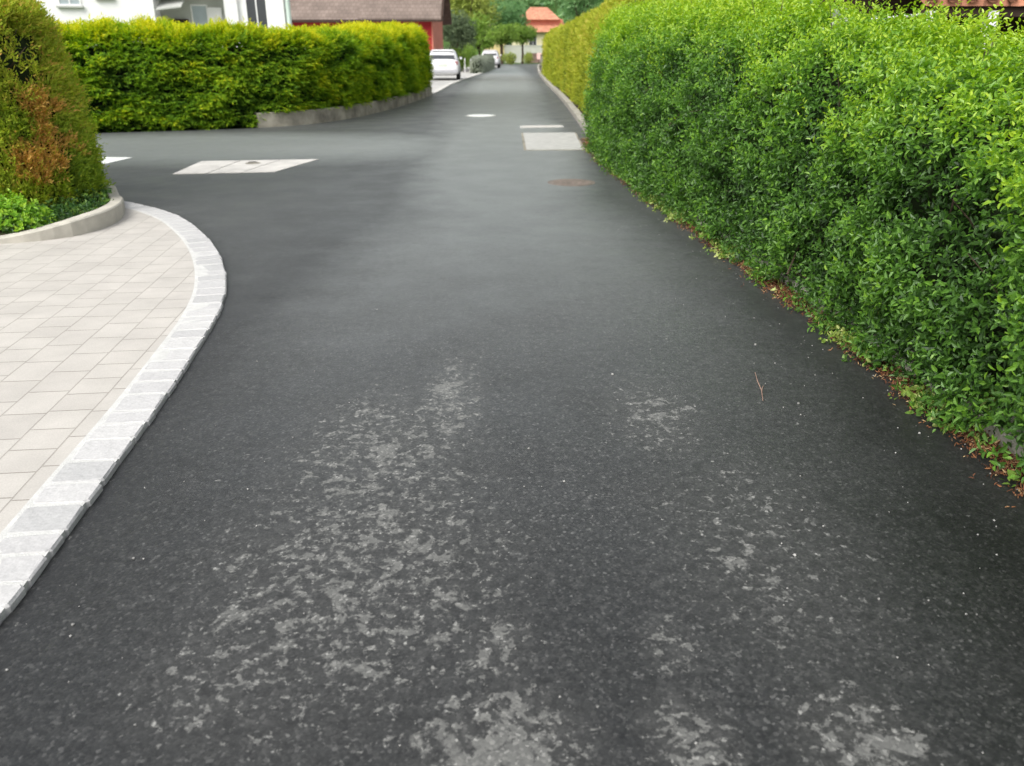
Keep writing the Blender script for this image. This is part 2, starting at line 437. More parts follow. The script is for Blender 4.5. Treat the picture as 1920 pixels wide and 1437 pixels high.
class Hedge:
    """volume swept along a path (centre line), super-elliptic section with lumps"""
    def __init__(s, path, width, height, z0=0.0, expo=3.0, round_end=.55, lump=.10, seed=0, lscale=1.6):
        s.p = resample(path, .15)
        s.S = np.concatenate([[0], np.cumsum(np.linalg.norm(np.diff(s.p, axis=0), axis=1))])
        s.t, s.n = normals2(s.p)
        s.w = width; s.h = height; s.z0 = z0; s.e = expo; s.r = round_end; s.lump = lump; s.seed = seed; s.ls = lscale; s.drop = .28
        ph = np.linspace(0.0, math.pi, 181)
        s.cx = -np.sign(np.cos(ph))*np.abs(np.cos(ph))**(2/expo)*.5
        s.cz = np.abs(np.sin(ph))**(2/expo)
        ds = np.hypot(np.diff(s.cx*width), np.diff(s.cz*2.0)); s.arc = np.concatenate([[0], np.cumsum(ds)])
    def at(s, sv, a, shrink=0.0, lumps=True):
        """sv along, a in 0..1 round the section (0 = one foot, 1 = other foot)"""
        px = np.stack([np.interp(sv, s.S, s.p[:, i]) for i in (0, 1)], 1)
        nr = np.stack([np.interp(sv, s.S, s.n[:, i]) for i in (0, 1)], 1)
        tg = np.stack([np.interp(sv, s.S, s.t[:, i]) for i in (0, 1)], 1)
        A = a*s.arc[-1]
        cx = np.interp(A, s.arc, s.cx); cz = np.interp(A, s.arc, s.cz)
        eps = .01*s.arc[-1]
        dx = (np.interp(A+eps, s.arc, s.cx)-np.interp(A-eps, s.arc, s.cx))*s.w
        dz = (np.interp(A+eps, s.arc, s.cz)-np.interp(A-eps, s.arc, s.cz))*2.0
        ln = np.hypot(dx, dz)+1e-9; nx, nzv = -dz/ln, dx/ln
        h = s.h(sv) if callable(s.h) else np.full(len(sv), s.h)
        e = np.minimum(sv, s.S[-1]-sv)/s.r; e = np.clip(e, 0, 1); e2 = np.sqrt(np.clip(1-(1-e)**2, 0, 1))
        endn = np.where(sv < s.S[-1]/2, -1.0, 1.0)*(1-e)
        hh = (h-s.z0)*(1-s.drop+s.drop*e2)
        off = cx*(s.w-2*shrink)*(.1+.9*e2)
        P = np.stack([px[:, 0]+nr[:, 0]*off, px[:, 1]+nr[:, 1]*off, s.z0+cz*(hh-shrink)], 1)
        Nn = np.stack([nr[:, 0]*nx+tg[:, 0]*endn, nr[:, 1]*nx+tg[:, 1]*endn, nzv], 1)
        Nn /= np.linalg.norm(Nn, axis=1)[:, None]+1e-9
        if lumps:
            l = nz3(P, s.ls, s.seed)*s.lump*1.6 + nz3(P, s.ls*3.1, s.seed+5)*s.lump*.6
            l = l*np.clip(.45+cz*1.2, 0, 1)
            P = P + Nn*l[:, None]
        else: l = np.zeros(len(P))
        return P, Nn, cz, l
    def core(s, name, mat, parent, shrink):
        sv = np.linspace(.12, s.S[-1]-.12, max(4, int(s.S[-1]/.25))); av = np.linspace(0, 1, 26)
        G = np.array([[x, a] for x in sv for a in av])
        P, _, _, _ = s.at(G[:, 0], G[:, 1], shrink)
        na = len(av); F = []
        for i in range(len(sv)-1):
            for k in range(na-1): F.append((i*na+k, i*na+k+1, (i+1)*na+k+1, (i+1)*na+k))
        mb = MB(); mb.add(P, F + [tuple(range(na)), tuple((len(sv)-1)*na+k for k in range(na))])
        return mb.build(name, mat, parent)
    def sample(s, n, wfun):
        """rejection sample; wfun(sv,a)->0..1"""
        sv = RNG.uniform(0, s.S[-1], n); a = RNG.uniform(0, 1, n)
        q = np.clip(sv/s.r, 0, 1); sv = np.where(sv < s.r, s.r*(1-np.cos(q*math.pi/2)), sv)
        q = np.clip((s.S[-1]-sv)/s.r, 0, 1); sv = np.where(s.S[-1]-sv < s.r, s.S[-1]-s.r*(1-np.cos(q*math.pi/2)), sv)
        k = RNG.uniform(0, 1, n) < wfun(sv, a)
        return sv[k], a[k]

# ================================================================ GROUND
ROAD_Z = 0.0
kerbR = [(2.30, -6), (2.22, 0), (2.13, 2.5), (2.05, 4.4), (1.97, 5.7), (1.82, 7.7), (1.63, 9.9), (1.46, 13), (1.45, 15.2), (1.54, 19.1), (1.68, 29.8), (1.70, 44.4), (1.85, 58.7), (2.2, 75), (2.8, 92)]
kR = resample(kerbR, .5)
settO = [(-1.60, -6), (-1.52, -2), (-1.50, .5), (-1.54, 1.95), (-1.57, 2.31), (-1.62, 2.8), (-1.69, 3.49), (-1.79, 4.25), (-1.89, 4.9), (-2.06, 5.6), (-2.37, 6.42), (-2.76, 7.21), (-3.27, 8.03), (-3.68, 8.52), (-4.05, 8.85), (-4.40, 9.12)]
sO = resample(settO, .04)
bedK = [(-9.5, 6.1), (-7, 6.45), (-5.4, 6.72), (-4.47, 6.93), (-4.1, 7.12), (-3.93, 7.38), (-3.88, 7.75), (-3.97, 8.2), (-4.28, 8.9), (-4.68, 9.49), (-5.2, 10.1), (-6.2, 10.6), (-8, 10.8), (-11, 10.9), (-16, 10.6)]
bK = resample(bedK, .12)
hedgeL = [(-16, 14.25), (-12, 15.85), (-8.59, 17.22), (-7.41, 17.6), (-6.45, 18.0), (-5.58, 18.44), (-4.75, 19.2), (-4.15, 20.6), (-3.71, 22.7), (-3.38, 25.5), (-3.2, 28.2), (-3.0, 31.9)]
hL = resample(hedgeL, .25)
kerbL = [(-2.98, 32.2), (-2.93, 36), (-2.90, 42.4), (-2.56, 51), (-2.08, 61.3), (-1.45, 78.7), (-1.1, 88.8)]
kL = resample(kerbL, .8)

mb = MB(); mb.sheet([(-500, -60), (500, -60), (500, 700), (-500, 700)], -.06)
tag(mb.build('ground', M['grass']), kind='structure')

poly = [tuple(p) for p in kR] + [(6, 95), (70, 95), (70, 101), (-70, 101), (-70, 95), (-1.6, 92)]
poly += [tuple(p) for p in kL[::-1]] + [tuple(p) for p in hL[::-1]]
i0 = int(np.argmin(np.linalg.norm(bK - np.array([-4.40, 9.12]), axis=1)))
poly += [tuple(p) for p in bK[i0+1:][::-1]] + [tuple(p) for p in sO[::-3]]
mb = MB(); mb.sheet(poly, ROAD_Z)
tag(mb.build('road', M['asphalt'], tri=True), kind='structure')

# paving inside the setts
sI = sO - normals2(sO)[1]*.21
i1 = int(np.argmin(np.linalg.norm(bK - np.array([-4.15, 8.65]), axis=1)))
cut = [tuple(p) for p in sI if True]
poly = [tuple(p) for p in sO[::3] - normals2(sO)[1][::3]*.2] + [tuple(p) for p in (bK[:i1+3][::-1] - 0*bK[:i1+3][::-1])] + [(-9.5, -6)]
mb = MB(); mb.sheet(poly, .026)
tag(mb.build('paving', M['paving'], tri=True), kind='structure')

# planting bed soil
mb = MB(); nb = normals2(bK)[1]
mb.sheet([tuple(p) for p in (bK - nb*.06)] + [(-16, 6.0)], .075)
tag(mb.build('bed_soil', M['soil'], tri=True), kind='structure')
# verge soil behind right kerb
mb = MB(); nr = normals2(kR)[1]
mb.sheet([tuple(p) for p in kR + nr*.08] + [(9, 92), (9, -6)], .05)
tag(mb.build('verge_soil', M['soil'], tri=True), kind='structure')
# lawn behind left hedge, parking court
mb = MB(); mb.sheet([(-40, 12.5)] + [tuple(p) for p in hL - normals2(hL)[1]*.1] + [(-3.4, 33.4), (-40, 33.4)], .06)
tag(mb.build('lawn', M['grass'], tri=True), kind='structure')
mb = MB(); mb.sheet([tuple(p) for p in kL] + [(-24, 90), (-24, 33.4), (-3.4, 33.4), (-3.0, 32.0)], .02)
tag(mb.build('parking_court', M['parking'], tri=True), kind='structure')

# ---- kerbs
tag(sweep(kR, .17, np.interp(kR[:, 1], [8, 14], [.085, .13])).build('concrete_kerb', M['concrete'], bevel=0), 'low weathered concrete kerb running along the foot of both right hand hedges', 'kerb')
hk = np.interp(bK[:, 0], [-9.5, -6, -4.5, -4.2, -3.9], [.07, .07, .075, .12, .18])
hk = np.where(np.arange(len(bK)) > i0, .17, hk)
bb = sweep(bK[::-1], .13, hk[::-1])
tag(bb.build('bed_kerb', simple('bed kerb concrete', (.47, .445, .385), .85, .22, 4, .25, 0, .004, 120)), 'curved raised concrete kerb around the planting bed beside the pale paving', 'kerb')
tag(sweep(kL[::-1], .22, .05).build('pale_kerb', M['kerb_pale']), 'long pale flush kerb between the asphalt and the parking court', 'kerb')

# ---- granite setts edging
edge = thing('sett_edging', 'curved row of white granite setts between the asphalt and the beige paving', 'edging', (-1.7, 3.5, 0))
dens = np.concatenate([[0], np.cumsum(np.linalg.norm(np.diff(sO, axis=0), axis=1))])
def so(sv): return np.array([np.interp(sv, dens, sO[:, i]) for i in (0, 1)])
def sn(sv):
    a = so(max(0, sv-.05)); b = so(min(dens[-1], sv+.05)); t = (b-a)/np.linalg.norm(b-a); return np.array([-t[1], t[0]])
V = []; F = []; T = []; sv = 0.0; cnt = 0
while sv < dens[-1]-.1:
    ln = random.uniform(.13, .23); e = min(sv+ln, dens[-1]); g = .007
    w0 = random.uniform(-.004, .004); w1 = .207 + random.uniform(-.008, .004); tz = .028 + random.uniform(-.002, .002)
    a0, a1 = sv+g, e-g; sk = random.uniform(-.006, .006)
    pts = [so(a0)+sn(a0)*w0, so(a1)+sn(a1)*(w0+random.uniform(-.003, .003)), so(a1+sk)+sn(a1)*w1, so(a0+sk)+sn(a0)*w1]
    c = sum(pts)/4; base = len(V); tt = random.random()**.8 if random.random() > .12 else .05
    ring = []
    for q, p in enumerate(pts):                         # 8-sided, bevelled top
        for oth in (pts[(q-1) % 4], pts[(q+1) % 4]):
            d = (oth-p)/np.linalg.norm(oth-p); ring.append(p + d*.014)
    m_ = len(ring)
    for z, k in ((-.1, 1.0), (tz-.008, 1.0), (tz, .93)):
        for p in ring: V.append((c[0]+(p[0]-c[0])*k, c[1]+(p[1]-c[1])*k, z + (random.uniform(-.002, .002) if z > 0 else 0)))
    for r in range(2):
        for q in range(m_): F.append((base+r*m_+q, base+r*m_+(q+1) % m_, base+(r+1)*m_+(q+1) % m_, base+(r+1)*m_+q))
    F.append(tuple(base+2*m_+q for q in range(m_)))
    T += [tt]*(3*m_); sv = e; cnt += 1
smb = MB(); smb.v = V; smb.f = F
so_ = smb.build('sett', M['sett'], edge)
at = so_.data.attributes.new('tint', 'FLOAT', 'POINT')
at.data.foreach_set('value', np.array(T, np.float32))
mbm = MB(); rings = []
for p, n in zip(sO[::4], normals2(sO)[1][::4]):
    rings.append([(p[0]-n[0]*a, p[1]-n[1]*a, z) for a, z in ((.008, -.1), (.008, .024), (.2, .0275), (.222, .0272), (.222, -.1))])
mbm.loft(rings); mbm.build('mortar_bed', M['mortar'], edge)

# ---- slabs and covers in the road
cv = thing('concrete_cover', 'large pale concrete cover of three slabs with a small lifting plate, in the side street', 'cover', (-3.9, 12.2, 0))
A = np.array([(-4.67, 11.3), (-3.35, 11.56), (-3.0, 13.05), (-4.84, 12.72)])
A = np.array([(-4.70, 11.32), (-3.33, 11.55), (-3.02, 12.95), (-4.80, 12.70)])
for k in range(3):
    a, b_ = k/3+.006, (k+1)/3-.006
    lo = lambda t: A[0]+(A[1]-A[0])*t; hi = lambda t: A[3]+(A[2]-A[3])*t
    m1 = MB(); m1.prism([lo(a), lo(b_), hi(b_), hi(a)], -.05, .008); m1.build('slab', M['slab'], cv)
m1 = MB(); m1.cyl((-3.92, 12.45, .002), .11, .010, 20); pl = m1.build('lifting_plate', M['old_concrete'], cv)
m1 = MB(); m1.tube([(-3.99, 12.45, .014), (-3.97, 12.45, .03), (-3.87, 12.45, .03), (-3.85, 12.45, .014)], .006, 6); m1.build('handle', M['steel'], pl)
m1 = MB(); m1.prism([(-6.9, 12.35), (-6.12, 12.45), (-6.05, 13.15), (-6.9, 13.25)], -.05, .008)
tag(m1.build('white_slab', M['white_cover']), 'bright white slab in the side street showing just past the corner hedge', 'cover')

c2 = thing('round_cover', 'pale round cover set in the middle of the road', 'cover', (-.80, 21.9, 0))
m1 = MB(); m1.cyl((-.80, 21.9, -.05), .40, .054, 40); m1.build('ring_frame', M['slab_grey'], c2)
m1 = MB(); m1.cyl((-.80, 21.9, -.04), .34, .05, 40); m1.build('lid', M['white_cover'], c2)

c3 = thing('inspection_cover', 'rectangular grey concrete inspection cover beside the right hand kerb', 'cover', (.75, 15.7, 0))
m1 = MB(); m1.prism([(.20, 14.14), (1.26, 14.20), (1.33, 17.31), (.19, 17.28)], -.05, .004); m1.build('frame', M['old_concrete'], c3)
m1 = MB(); m1.prism([(.25, 14.2), (1.22, 14.26), (1.29, 17.25), (.23, 17.22)], -.04, .010); m1.build('slab', M['slab_grey'], c3)
c4 = thing('drain_channel', 'thin grey drain strip across the road behind the grey inspection cover', 'drain', (.6, 18.7, 0))
m1 = MB(); m1.prism([(.18, 18.3), (1.15, 18.5), (1.15, 19.1), (.17, 18.95)], -.05, .006); m1.build('channel', M['slab_grey'], c4)
m1 = MB(); m1.prism([(.24, 18.44), (1.09, 18.6), (1.09, 18.95), (.24, 18.82)], -.04, .010); m1.build('grating', M['slab'], c4)

c5 = thing('manhole_cover', 'rusty round iron manhole cover near the right hedge', 'manhole', (.77, 10.6, 0))
m1 = MB(); m1.cyl((.77, 10.6, -.05), .31, .053, 40); m1.build('frame', M['iron'], c5)
m1 = MB(); m1.cyl((.77, 10.6, -.04), .27, .047, 40)
for k in range(-3, 4):
    hw = math.sqrt(.24**2-(k*.065)**2); m1.box((.77-hw, 10.6+k*.065-.014, .006), (.77+hw, 10.6+k*.065+.014, .011))
m1.build('lid', M['iron'], c5)

# ---- low retaining wall under the left hedge
wl = hL[int(np.argmin(np.linalg.norm(hL-np.array([-5.58, 18.44]), axis=1))):]
wall = sweep(wl[::-1], .22, .31, 0, .02)
M['wall_concrete'] = simple('stained wall concrete', (.38, .355, .29), .9, .55, 2.2, .2, 0, .01, 60)
wo = wall.build('stone_wall', M['wall_concrete'])
tag(wo, 'low stained concrete wall curving under the trimmed hedge across the road', 'wall')

# ================================================================ HEDGES
# --- right privet hedge
ph = resample([(2.78, -4.5), (2.76, 0), (2.70, 2.5), (2.62, 4.4), (2.54, 5.7), (2.37, 7.7), (2.16, 9.9), (1.98, 12.5), (1.97, 14.6)], .3)
hy = lambda sv: np.interp(sv, [0, 7, 8.4, 9.4, 10.5, 12, 14, 16.5, 19], [1.50, 1.50, 1.52, 1.60, 1.76, 1.90, 2.0, 2.08, 2.14])
H1 = Hedge(ph, 1.36, hy, -.04, 3.2, .5, .13, 3, 3.2)
hg = thing('privet_hedge', 'tall bright green leafy privet hedge nearest the camera on the right', 'hedge', (2.6, 5, 0))
H1.core('branches', M['core'], hg, .27)
parts = []
def w1(sv, a):
    y = sv-4.5
    w = np.where(a < .62, 1.0, .22)
    w = w*np.where(y < 1.2, .25, 1.0)*np.interp(y, [3, 8, 15], [1, .75, .55])
    return w
sv, a = H1.sample(118000, w1)
P_, Nn, cz, l = H1.at(sv, a)
yy = P_[:, 1]
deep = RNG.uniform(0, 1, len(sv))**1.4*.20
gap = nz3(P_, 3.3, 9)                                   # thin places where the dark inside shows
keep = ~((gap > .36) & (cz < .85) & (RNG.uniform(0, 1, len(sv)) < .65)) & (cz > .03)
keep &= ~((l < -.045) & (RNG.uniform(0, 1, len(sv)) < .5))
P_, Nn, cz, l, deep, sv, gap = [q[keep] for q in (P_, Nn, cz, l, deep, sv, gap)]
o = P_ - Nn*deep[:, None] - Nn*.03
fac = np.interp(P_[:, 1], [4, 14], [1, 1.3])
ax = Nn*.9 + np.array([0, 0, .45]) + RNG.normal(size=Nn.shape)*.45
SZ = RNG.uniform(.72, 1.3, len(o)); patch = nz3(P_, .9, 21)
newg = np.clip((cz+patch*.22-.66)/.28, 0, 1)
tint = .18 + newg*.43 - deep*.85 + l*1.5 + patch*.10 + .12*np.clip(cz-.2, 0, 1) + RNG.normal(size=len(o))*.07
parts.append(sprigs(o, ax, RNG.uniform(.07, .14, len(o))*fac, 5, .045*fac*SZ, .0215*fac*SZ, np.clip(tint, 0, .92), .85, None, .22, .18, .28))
# upright young shoots on the crest
sv, a = H1.sample(9000, lambda s, a: np.where((a > .27) & (a < .62), 1, 0)*np.where(s-4.5 < 1.5, .3, 1))
P_, Nn, cz, l = H1.at(sv, a)
k = nz3(P_, 2.2, 33) > -.12
P_, Nn = P_[k], Nn[k]
ax = np.array([0, 0, 1.0]) + Nn*.35 + RNG.normal(size=Nn.shape)*.22
parts.append(sprigs(P_-Nn*.05, ax, RNG.uniform(.10, .24, len(P_)), 7, np.full(len(P_), .045), np.full(len(P_), .019), np.clip(.68+RNG.normal(size=len(P_))*.09, 0, 1), .7, None, .22, .12, .35))
v, f, t = merge(parts)
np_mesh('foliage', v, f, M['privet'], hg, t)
# bare twigs showing in the thin places
tw = MB()
for q in range(160):
    s_ = RNG.uniform(5.5, 18.5, 1); a_ = RNG.uniform(.03, .5, 1)
    p, n, _, _ = H1.at(s_, a_, .16); p = Vector(p[0]); n = Vector(n[0])
    d = (n*.5 + Vector((0, 0, .9)) + Vector(RNG.normal(size=3)*.4)).normalized()
    tw.tube([p-d*.2, p+d*.05, p+d*.18+n*.03], [.006, .004, .002], 5)
tag(tw.build('twigs', M['bark'], hg), kind='stuff')
# pale shoot standing on the crest
sh = thing('pale_shoot', 'single pale grey green shoot poking out of the upper right hand hedge', 'plant', (2.33, 6.3, 1.6))
tw = MB(); tw.tube([(2.42, 6.32, 1.55), (2.34, 6.28, 1.72), (2.30, 6.24, 1.84)], [.006, .005, .003], 5); tw.build('stem', M['bark'], sh)
n = 26
o = np.array([(2.34, 6.28, 1.70)]) + RNG.normal(size=(n, 3))*np.array([.03, .03, .045]) + np.array([0, 0, .06])
v, f = leaves_from(o, RNG.normal(size=(n, 3))*np.array([1, 1, .5])+np.array([0, 0, .2]), np.tile([0, 0, 1.0], (n, 1))+RNG.normal(size=(n, 3))*.3, RNG.uniform(.05, .08, n), RNG.uniform(.03, .045, n))
np_mesh('leaves', v, f, M['grey_shrub'], sh, np.repeat(RNG.uniform(.4, 1, n), 6))

# --- golden thuja hedge further down
pt = resample([(2.62, 14.9), (2.66, 19), (2.80, 30), (2.82, 44), (2.92, 55)], .5)
H2 = Hedge(pt, 1.55, lambda s: np.interp(s, [0, 3, 15, 40], [2.62, 2.5, 2.42, 2.36]), .05, 6.0, .5, .06, 13)
h2 = thing('thuja_hedge', 'clipped yellow green conifer hedge farther along the right side of the road', 'hedge', (2.7, 30, 0))
H2.core('branches', M['core_gold'], h2, .16)
sv, a = H2.sample(60000, lambda s, a: np.where(a < .7, 1, .25)*np.interp(s, [0, 10, 40], [1, .6, .3]))
P_, Nn, cz, l = H2.at(sv, a)
fac = np.interp(P_[:, 1], [15, 50], [1, 2.2]); deep = RNG.uniform(0, 1, len(sv))**1.3*.12
ax = Nn*.7 + np.array([0, 0, .7]) + RNG.normal(size=Nn.shape)*.4
tint = .48 + l*2 + .15*cz + nz3(P_, .8, 2)*.4 + RNG.normal(size=len(sv))*.1
np_mesh('foliage', *(lambda r: (r[0], r[1], M['thuja_gold'], h2, r[2]))(sprigs(P_-Nn*deep[:, None], ax, RNG.uniform(.08, .15, len(sv))*fac, 4, .085*fac, .03*fac, np.clip(tint, 0, 1), .6, RNG.normal(size=Nn.shape), .1, .1, .2)))

# --- trimmed hedge across the road (left)
pl_ = hL + normals2(hL)[1]*0
pc = hL - np.array([0, 0]) ; pc = pc - normals2(hL)[1]*(.72)
H3 = Hedge(pc, 1.30, lambda s: np.interp(s, [0, 8, 13, 15.5, 19, 22, 24, 27], [1.90, 1.92, 1.92, 1.98, 2.06, 2.12, 2.14, 1.98]) + .03*np.sin(s*.9) + .03*np.sin(s*2.3), .02, 5.0, .45, .12, 17, 1.3)
h3 = thing('trimmed_hedge', 'long trimmed dark green conifer hedge with yellow tips across the side street', 'hedge', (-5.5, 19, 0))
H3.core('branches', M['core'], h3, .26)
sv, a = H3.sample(90000, lambda s, a: np.where(a > .3, 1, .2)*np.where(s < 5, .15, 1))
P_, Nn, cz, l = H3.at(sv, a)
onwall = np.interp(P_[:, 0], [-5.7, -5.5], [.04, .30])
k = P_[:, 2] > onwall
sv, a, P_, Nn, cz, l = [q[k] for q in (sv, a, P_, Nn, cz, l)]
# horizontal branch shelves with dark slots between
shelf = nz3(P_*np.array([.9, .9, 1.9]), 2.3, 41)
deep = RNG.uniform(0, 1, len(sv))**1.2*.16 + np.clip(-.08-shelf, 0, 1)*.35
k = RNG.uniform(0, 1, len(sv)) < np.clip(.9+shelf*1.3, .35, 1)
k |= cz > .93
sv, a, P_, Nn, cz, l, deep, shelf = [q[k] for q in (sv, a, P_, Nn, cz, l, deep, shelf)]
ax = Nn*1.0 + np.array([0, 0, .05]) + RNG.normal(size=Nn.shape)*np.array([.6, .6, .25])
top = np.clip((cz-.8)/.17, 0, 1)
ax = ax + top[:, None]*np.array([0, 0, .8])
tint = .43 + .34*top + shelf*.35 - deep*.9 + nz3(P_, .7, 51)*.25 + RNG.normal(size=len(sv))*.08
fl = np.tile([0, 0, 1.0], (len(sv), 1)) + Nn*.55 + RNG.normal(size=Nn.shape)*.3
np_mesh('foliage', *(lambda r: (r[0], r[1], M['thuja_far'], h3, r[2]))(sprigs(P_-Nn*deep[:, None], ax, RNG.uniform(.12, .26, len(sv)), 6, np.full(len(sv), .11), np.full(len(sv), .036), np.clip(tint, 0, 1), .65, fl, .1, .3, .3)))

# --- patchy corner conifer hedge on the planting bed
pb = resample([(-4.50, 8.50), (-5.4, 8.6), (-7.5, 8.75), (-11, 8.95)], .2)
class Batter(Hedge):
    def at(s, sv, a, shrink=0.0, lumps=True):
        P, n, cz, l = Hedge.at(s, sv, a, shrink, lumps)
        # end leans back with height
        k = np.clip(1-sv/1.2, 0, 1)
        P[:, 0] -= .16*k*np.abs(P[:, 2]/2)**1.5+.06*k
        return P, n, cz, l
H4 = Batter(pb, 1.75, lambda s: np.interp(s, [0, .6, 2, 6], [2.0, 2.12, 2.16, 2.1]), .12, 4.2, .65, .09, 23)
H4.drop = .08
h4 = thing('corner_conifer', 'patchy conifer hedge with a brown dead patch on the curved planting bed', 'hedge', (-5.6, 8.6, 0))
H4.core('branches', M['core'], h4, .24)
sv, a = H4.sample(125000, lambda s, a: np.where(s < .66, 1.0, np.where(s < 2.4, .62, .25)))
P_, Nn, cz, l = H4.at(sv, a)
def ell(P, c, r): return np.linalg.norm((P-np.array(c))/np.array(r), axis=1)
hole = ell(P_, (-4.72, 7.9, 1.58), (.12, .9, .30)) + nz3(P_, 4, 3)*.35
hole2 = ell(P_, (-4.60, 7.9, 1.33), (.20, .9, .10)) + nz3(P_, 4, 3)*.5
k = (np.minimum(hole, hole2) > 1) | (RNG.uniform(0, 1, len(sv)) < .12)
sv, a, P_, Nn, cz, l = [q[k] for q in (sv, a, P_, Nn, cz, l)]
br = np.minimum(np.minimum(ell(P_, (-4.60, 7.9, .60), (.17, .9, .27)), ell(P_, (-4.65, 7.9, .95), (.10, .9, .24))), ell(P_, (-4.98, 7.7, 1.4), (.14, .8, .3))+.7) + nz3(P_, 5, 8)*.5
deep = RNG.uniform(0, 1, len(sv))**1.3*.15
tint = .40 + .12*np.clip(cz, 0, 1) + nz3(P_, 1.3, 61)*.30 + l + RNG.normal(size=len(sv))*.08 + .18*(P_[:, 0] < -4.5)*np.clip(P_[:, 2]-.8, 0, 1)
tint = np.where(br < 1, np.clip(.86+RNG.normal(size=len(sv))*.08, .66, 1), np.clip(tint+.05, 0, .62))
ax = Nn*.6 + np.array([0, 0, .75]) + RNG.normal(size=Nn.shape)*.42
np_mesh('foliage', *(lambda r: (r[0], r[1], M['thuja_near'], h4, r[2]))(sprigs(P_-Nn*deep[:, None], ax, RNG.uniform(.08, .17, len(sv)), 5, np.full(len(sv), .062), np.full(len(sv), .020), tint, .6, RNG.normal(size=Nn.shape), .1, .12, .04)))
tw = MB(); tw.tube([(-5.0, 8.45, 0), (-4.98, 8.4, .9), (-4.9, 8.3, 1.75)], [.05, .035, .012], 8)
for q in range(24):
    z = random.uniform(.8, 1.7); p = Vector((-4.94, 8.33, z))
    d = Vector((random.uniform(-.3, .35), random.uniform(-.25, -.05), random.uniform(.1, .35)))
    tw.tube([p, p+d*.6, p+d*1.1], [.009, .006, .003], 5)
tw.build('stem', M['bark'], h4)

# lime shrub in front of it + ground cover
ls = thing('lime_shrub', 'small lime green shrub in the front of the planting bed by its kerb', 'shrub', (-4.5, 7.28, .1))
n = 420
dv = RNG.normal(size=(n, 3)); dv /= np.linalg.norm(dv, axis=1)[:, None]; dv[:, 2] = np.abs(dv[:, 2])
o = np.array([-4.52, 7.30, .10]) + dv*np.array([.30, .20, .26])*RNG.uniform(.5, 1, (n, 1))
np_mesh('foliage', *(lambda r: (r[0], r[1], M['lime_shrub'], ls, r[2]))(sprigs(o, dv+np.array([0, 0, .5]), RNG.uniform(.04, .08, n), 4, np.full(n, .055), np.full(n, .03), RNG.uniform(.3, .8, n), .9)))
tw = MB()
for q in range(6):
    d = Vector((random.uniform(-.2, .2), random.uniform(-.12, .12), .26)); tw.tube([Vector((-4.52, 7.30, .05)), Vector((-4.52, 7.30, .05))+d], [.006, .003], 5)
tw.build('stems', M['bark'], ls)

def scatter_leaves(name, pts, L, W, mat, up=.8, tint=(0, 1), lab=None, cat=None, jit=.6, K=3, ln=.06):
    pts = np.array(pts); n = len(pts)
    ax = RNG.normal(size=(n, 3))*np.array([1, 1, .4])+np.array([0, 0, up])
    r = sprigs(pts, ax, RNG.uniform(.5, 1, n)*ln, K, np.full(n, L)*RNG.uniform(.6, 1.2, n), np.full(n, W)*RNG.uniform(.6, 1.2, n), RNG.uniform(*tint, n), .9)
    o = np_mesh(name, r[0], r[1], mat, None, r[2]); return tag(o, lab, cat, kind='stuff')
pts = []
while len(pts) < 2600:
    x, y = random.uniform(-7.5, -4.0), random.uniform(6.5, 9.6)
    j = int(np.argmin(np.hypot(bK[:, 0]-x, bK[:, 1]-y))); dd = np.array([x, y])-bK[j]
    inside = np.dot(dd, -nb[j]) > .12
    if inside and np.hypot(*dd) < .75 and random.random() < .9: pts.append((x, y, .08+random.random()**2*.14))
scatter_leaves('ivy_ground_cover', pts, .05, .032, M['ivy'], .5, (0, .8))

# litter + weeds along the right kerb
pts = []
kd = np.concatenate([[0], np.cumsum(np.linalg.norm(np.diff(kR, axis=0), axis=1))])
def kpt(y): return np.interp(y, kR[:, 1], kR[:, 0])
while len(pts) < 20000:
    y = random.uniform(1.5, 16); nzv = noise.noise(Vector((y*2.3, 3.1, 0)))
    if random.random() > np.clip(.6+nzv*1.4, .2, 1): continue
    pts.append((kpt(y) - abs(random.gauss(0, .075)) + .02, y, random.random()**2*.03+.002))
scatter_leaves('leaf_litter', pts, .031, .0095, M['litter'], .15, (0, 1), K=2, ln=.03)
pts = []
while len(pts) < 3600:
    y = random.uniform(1.5, 14); nzv = noise.noise(Vector((y*1.9, 8.1, 4)))
    if random.random() > np.clip(.12+nzv*1.8, 0.02, 1): continue
    if random.random() < .6: pts.append((kpt(y)-abs(random.gauss(.05, .07)), y, random.uniform(.0, .05)))
    else: pts.append((kpt(y)+random.uniform(.0, .16), y, .09+random.uniform(0, .06)))
scatter_leaves('kerb_weeds', pts, .042, .03, M['weed'], .7, (0, .75), K=3, ln=.05)
# pebbles & crumbs
mb = MB(); 
for q in range(260):
    if random.random() < .55: x = random.uniform(-1.5, 2.0); y = 1.3+random.random()**1.5*4
    else:
        y = random.uniform(1.4, 9); x = kpt(y)-abs(random.gauss(0, .35))-.03
    r = random.uniform(.0015, .004) if random.random() < .94 else random.uniform(.004, .007)
    if abs(x) > 2.2: continue
    rings = []
    for z, k in ((0, .8), (.6, 1), (1.1, .6)):
        rings.append([(x+math.cos(i*1.047+q)*r*k*random.uniform(.75, 1.25), y+math.sin(i*1.047+q)*r*k*random.uniform(.75, 1.2), z*r) for i in range(6)])
    mb.loft(rings)
tag(mb.build('scattered_grit', M['gravel']), kind='stuff')
mb = MB(); mb.tube([(1.235, 3.60, .004), (1.262, 3.72, .008), (1.275, 3.84, .010), (1.30, 3.97, .005)], [.002, .0028, .0025, .0015], 6)
mb.tube([(1.262, 3.72, .008), (1.285, 3.77, .012)], [.0025, .0015], 5)
tag(mb.build('fallen_twig', M['twig']), 'thin pale twig lying alone on the dark asphalt', 'twig')
v, f = leaves_from(np.array([[1.32, 1.49, .006]]), np.array([[1, .3, .05]]), np.array([[0, .2, 1.0]]), np.array([.032]), np.array([.02]))
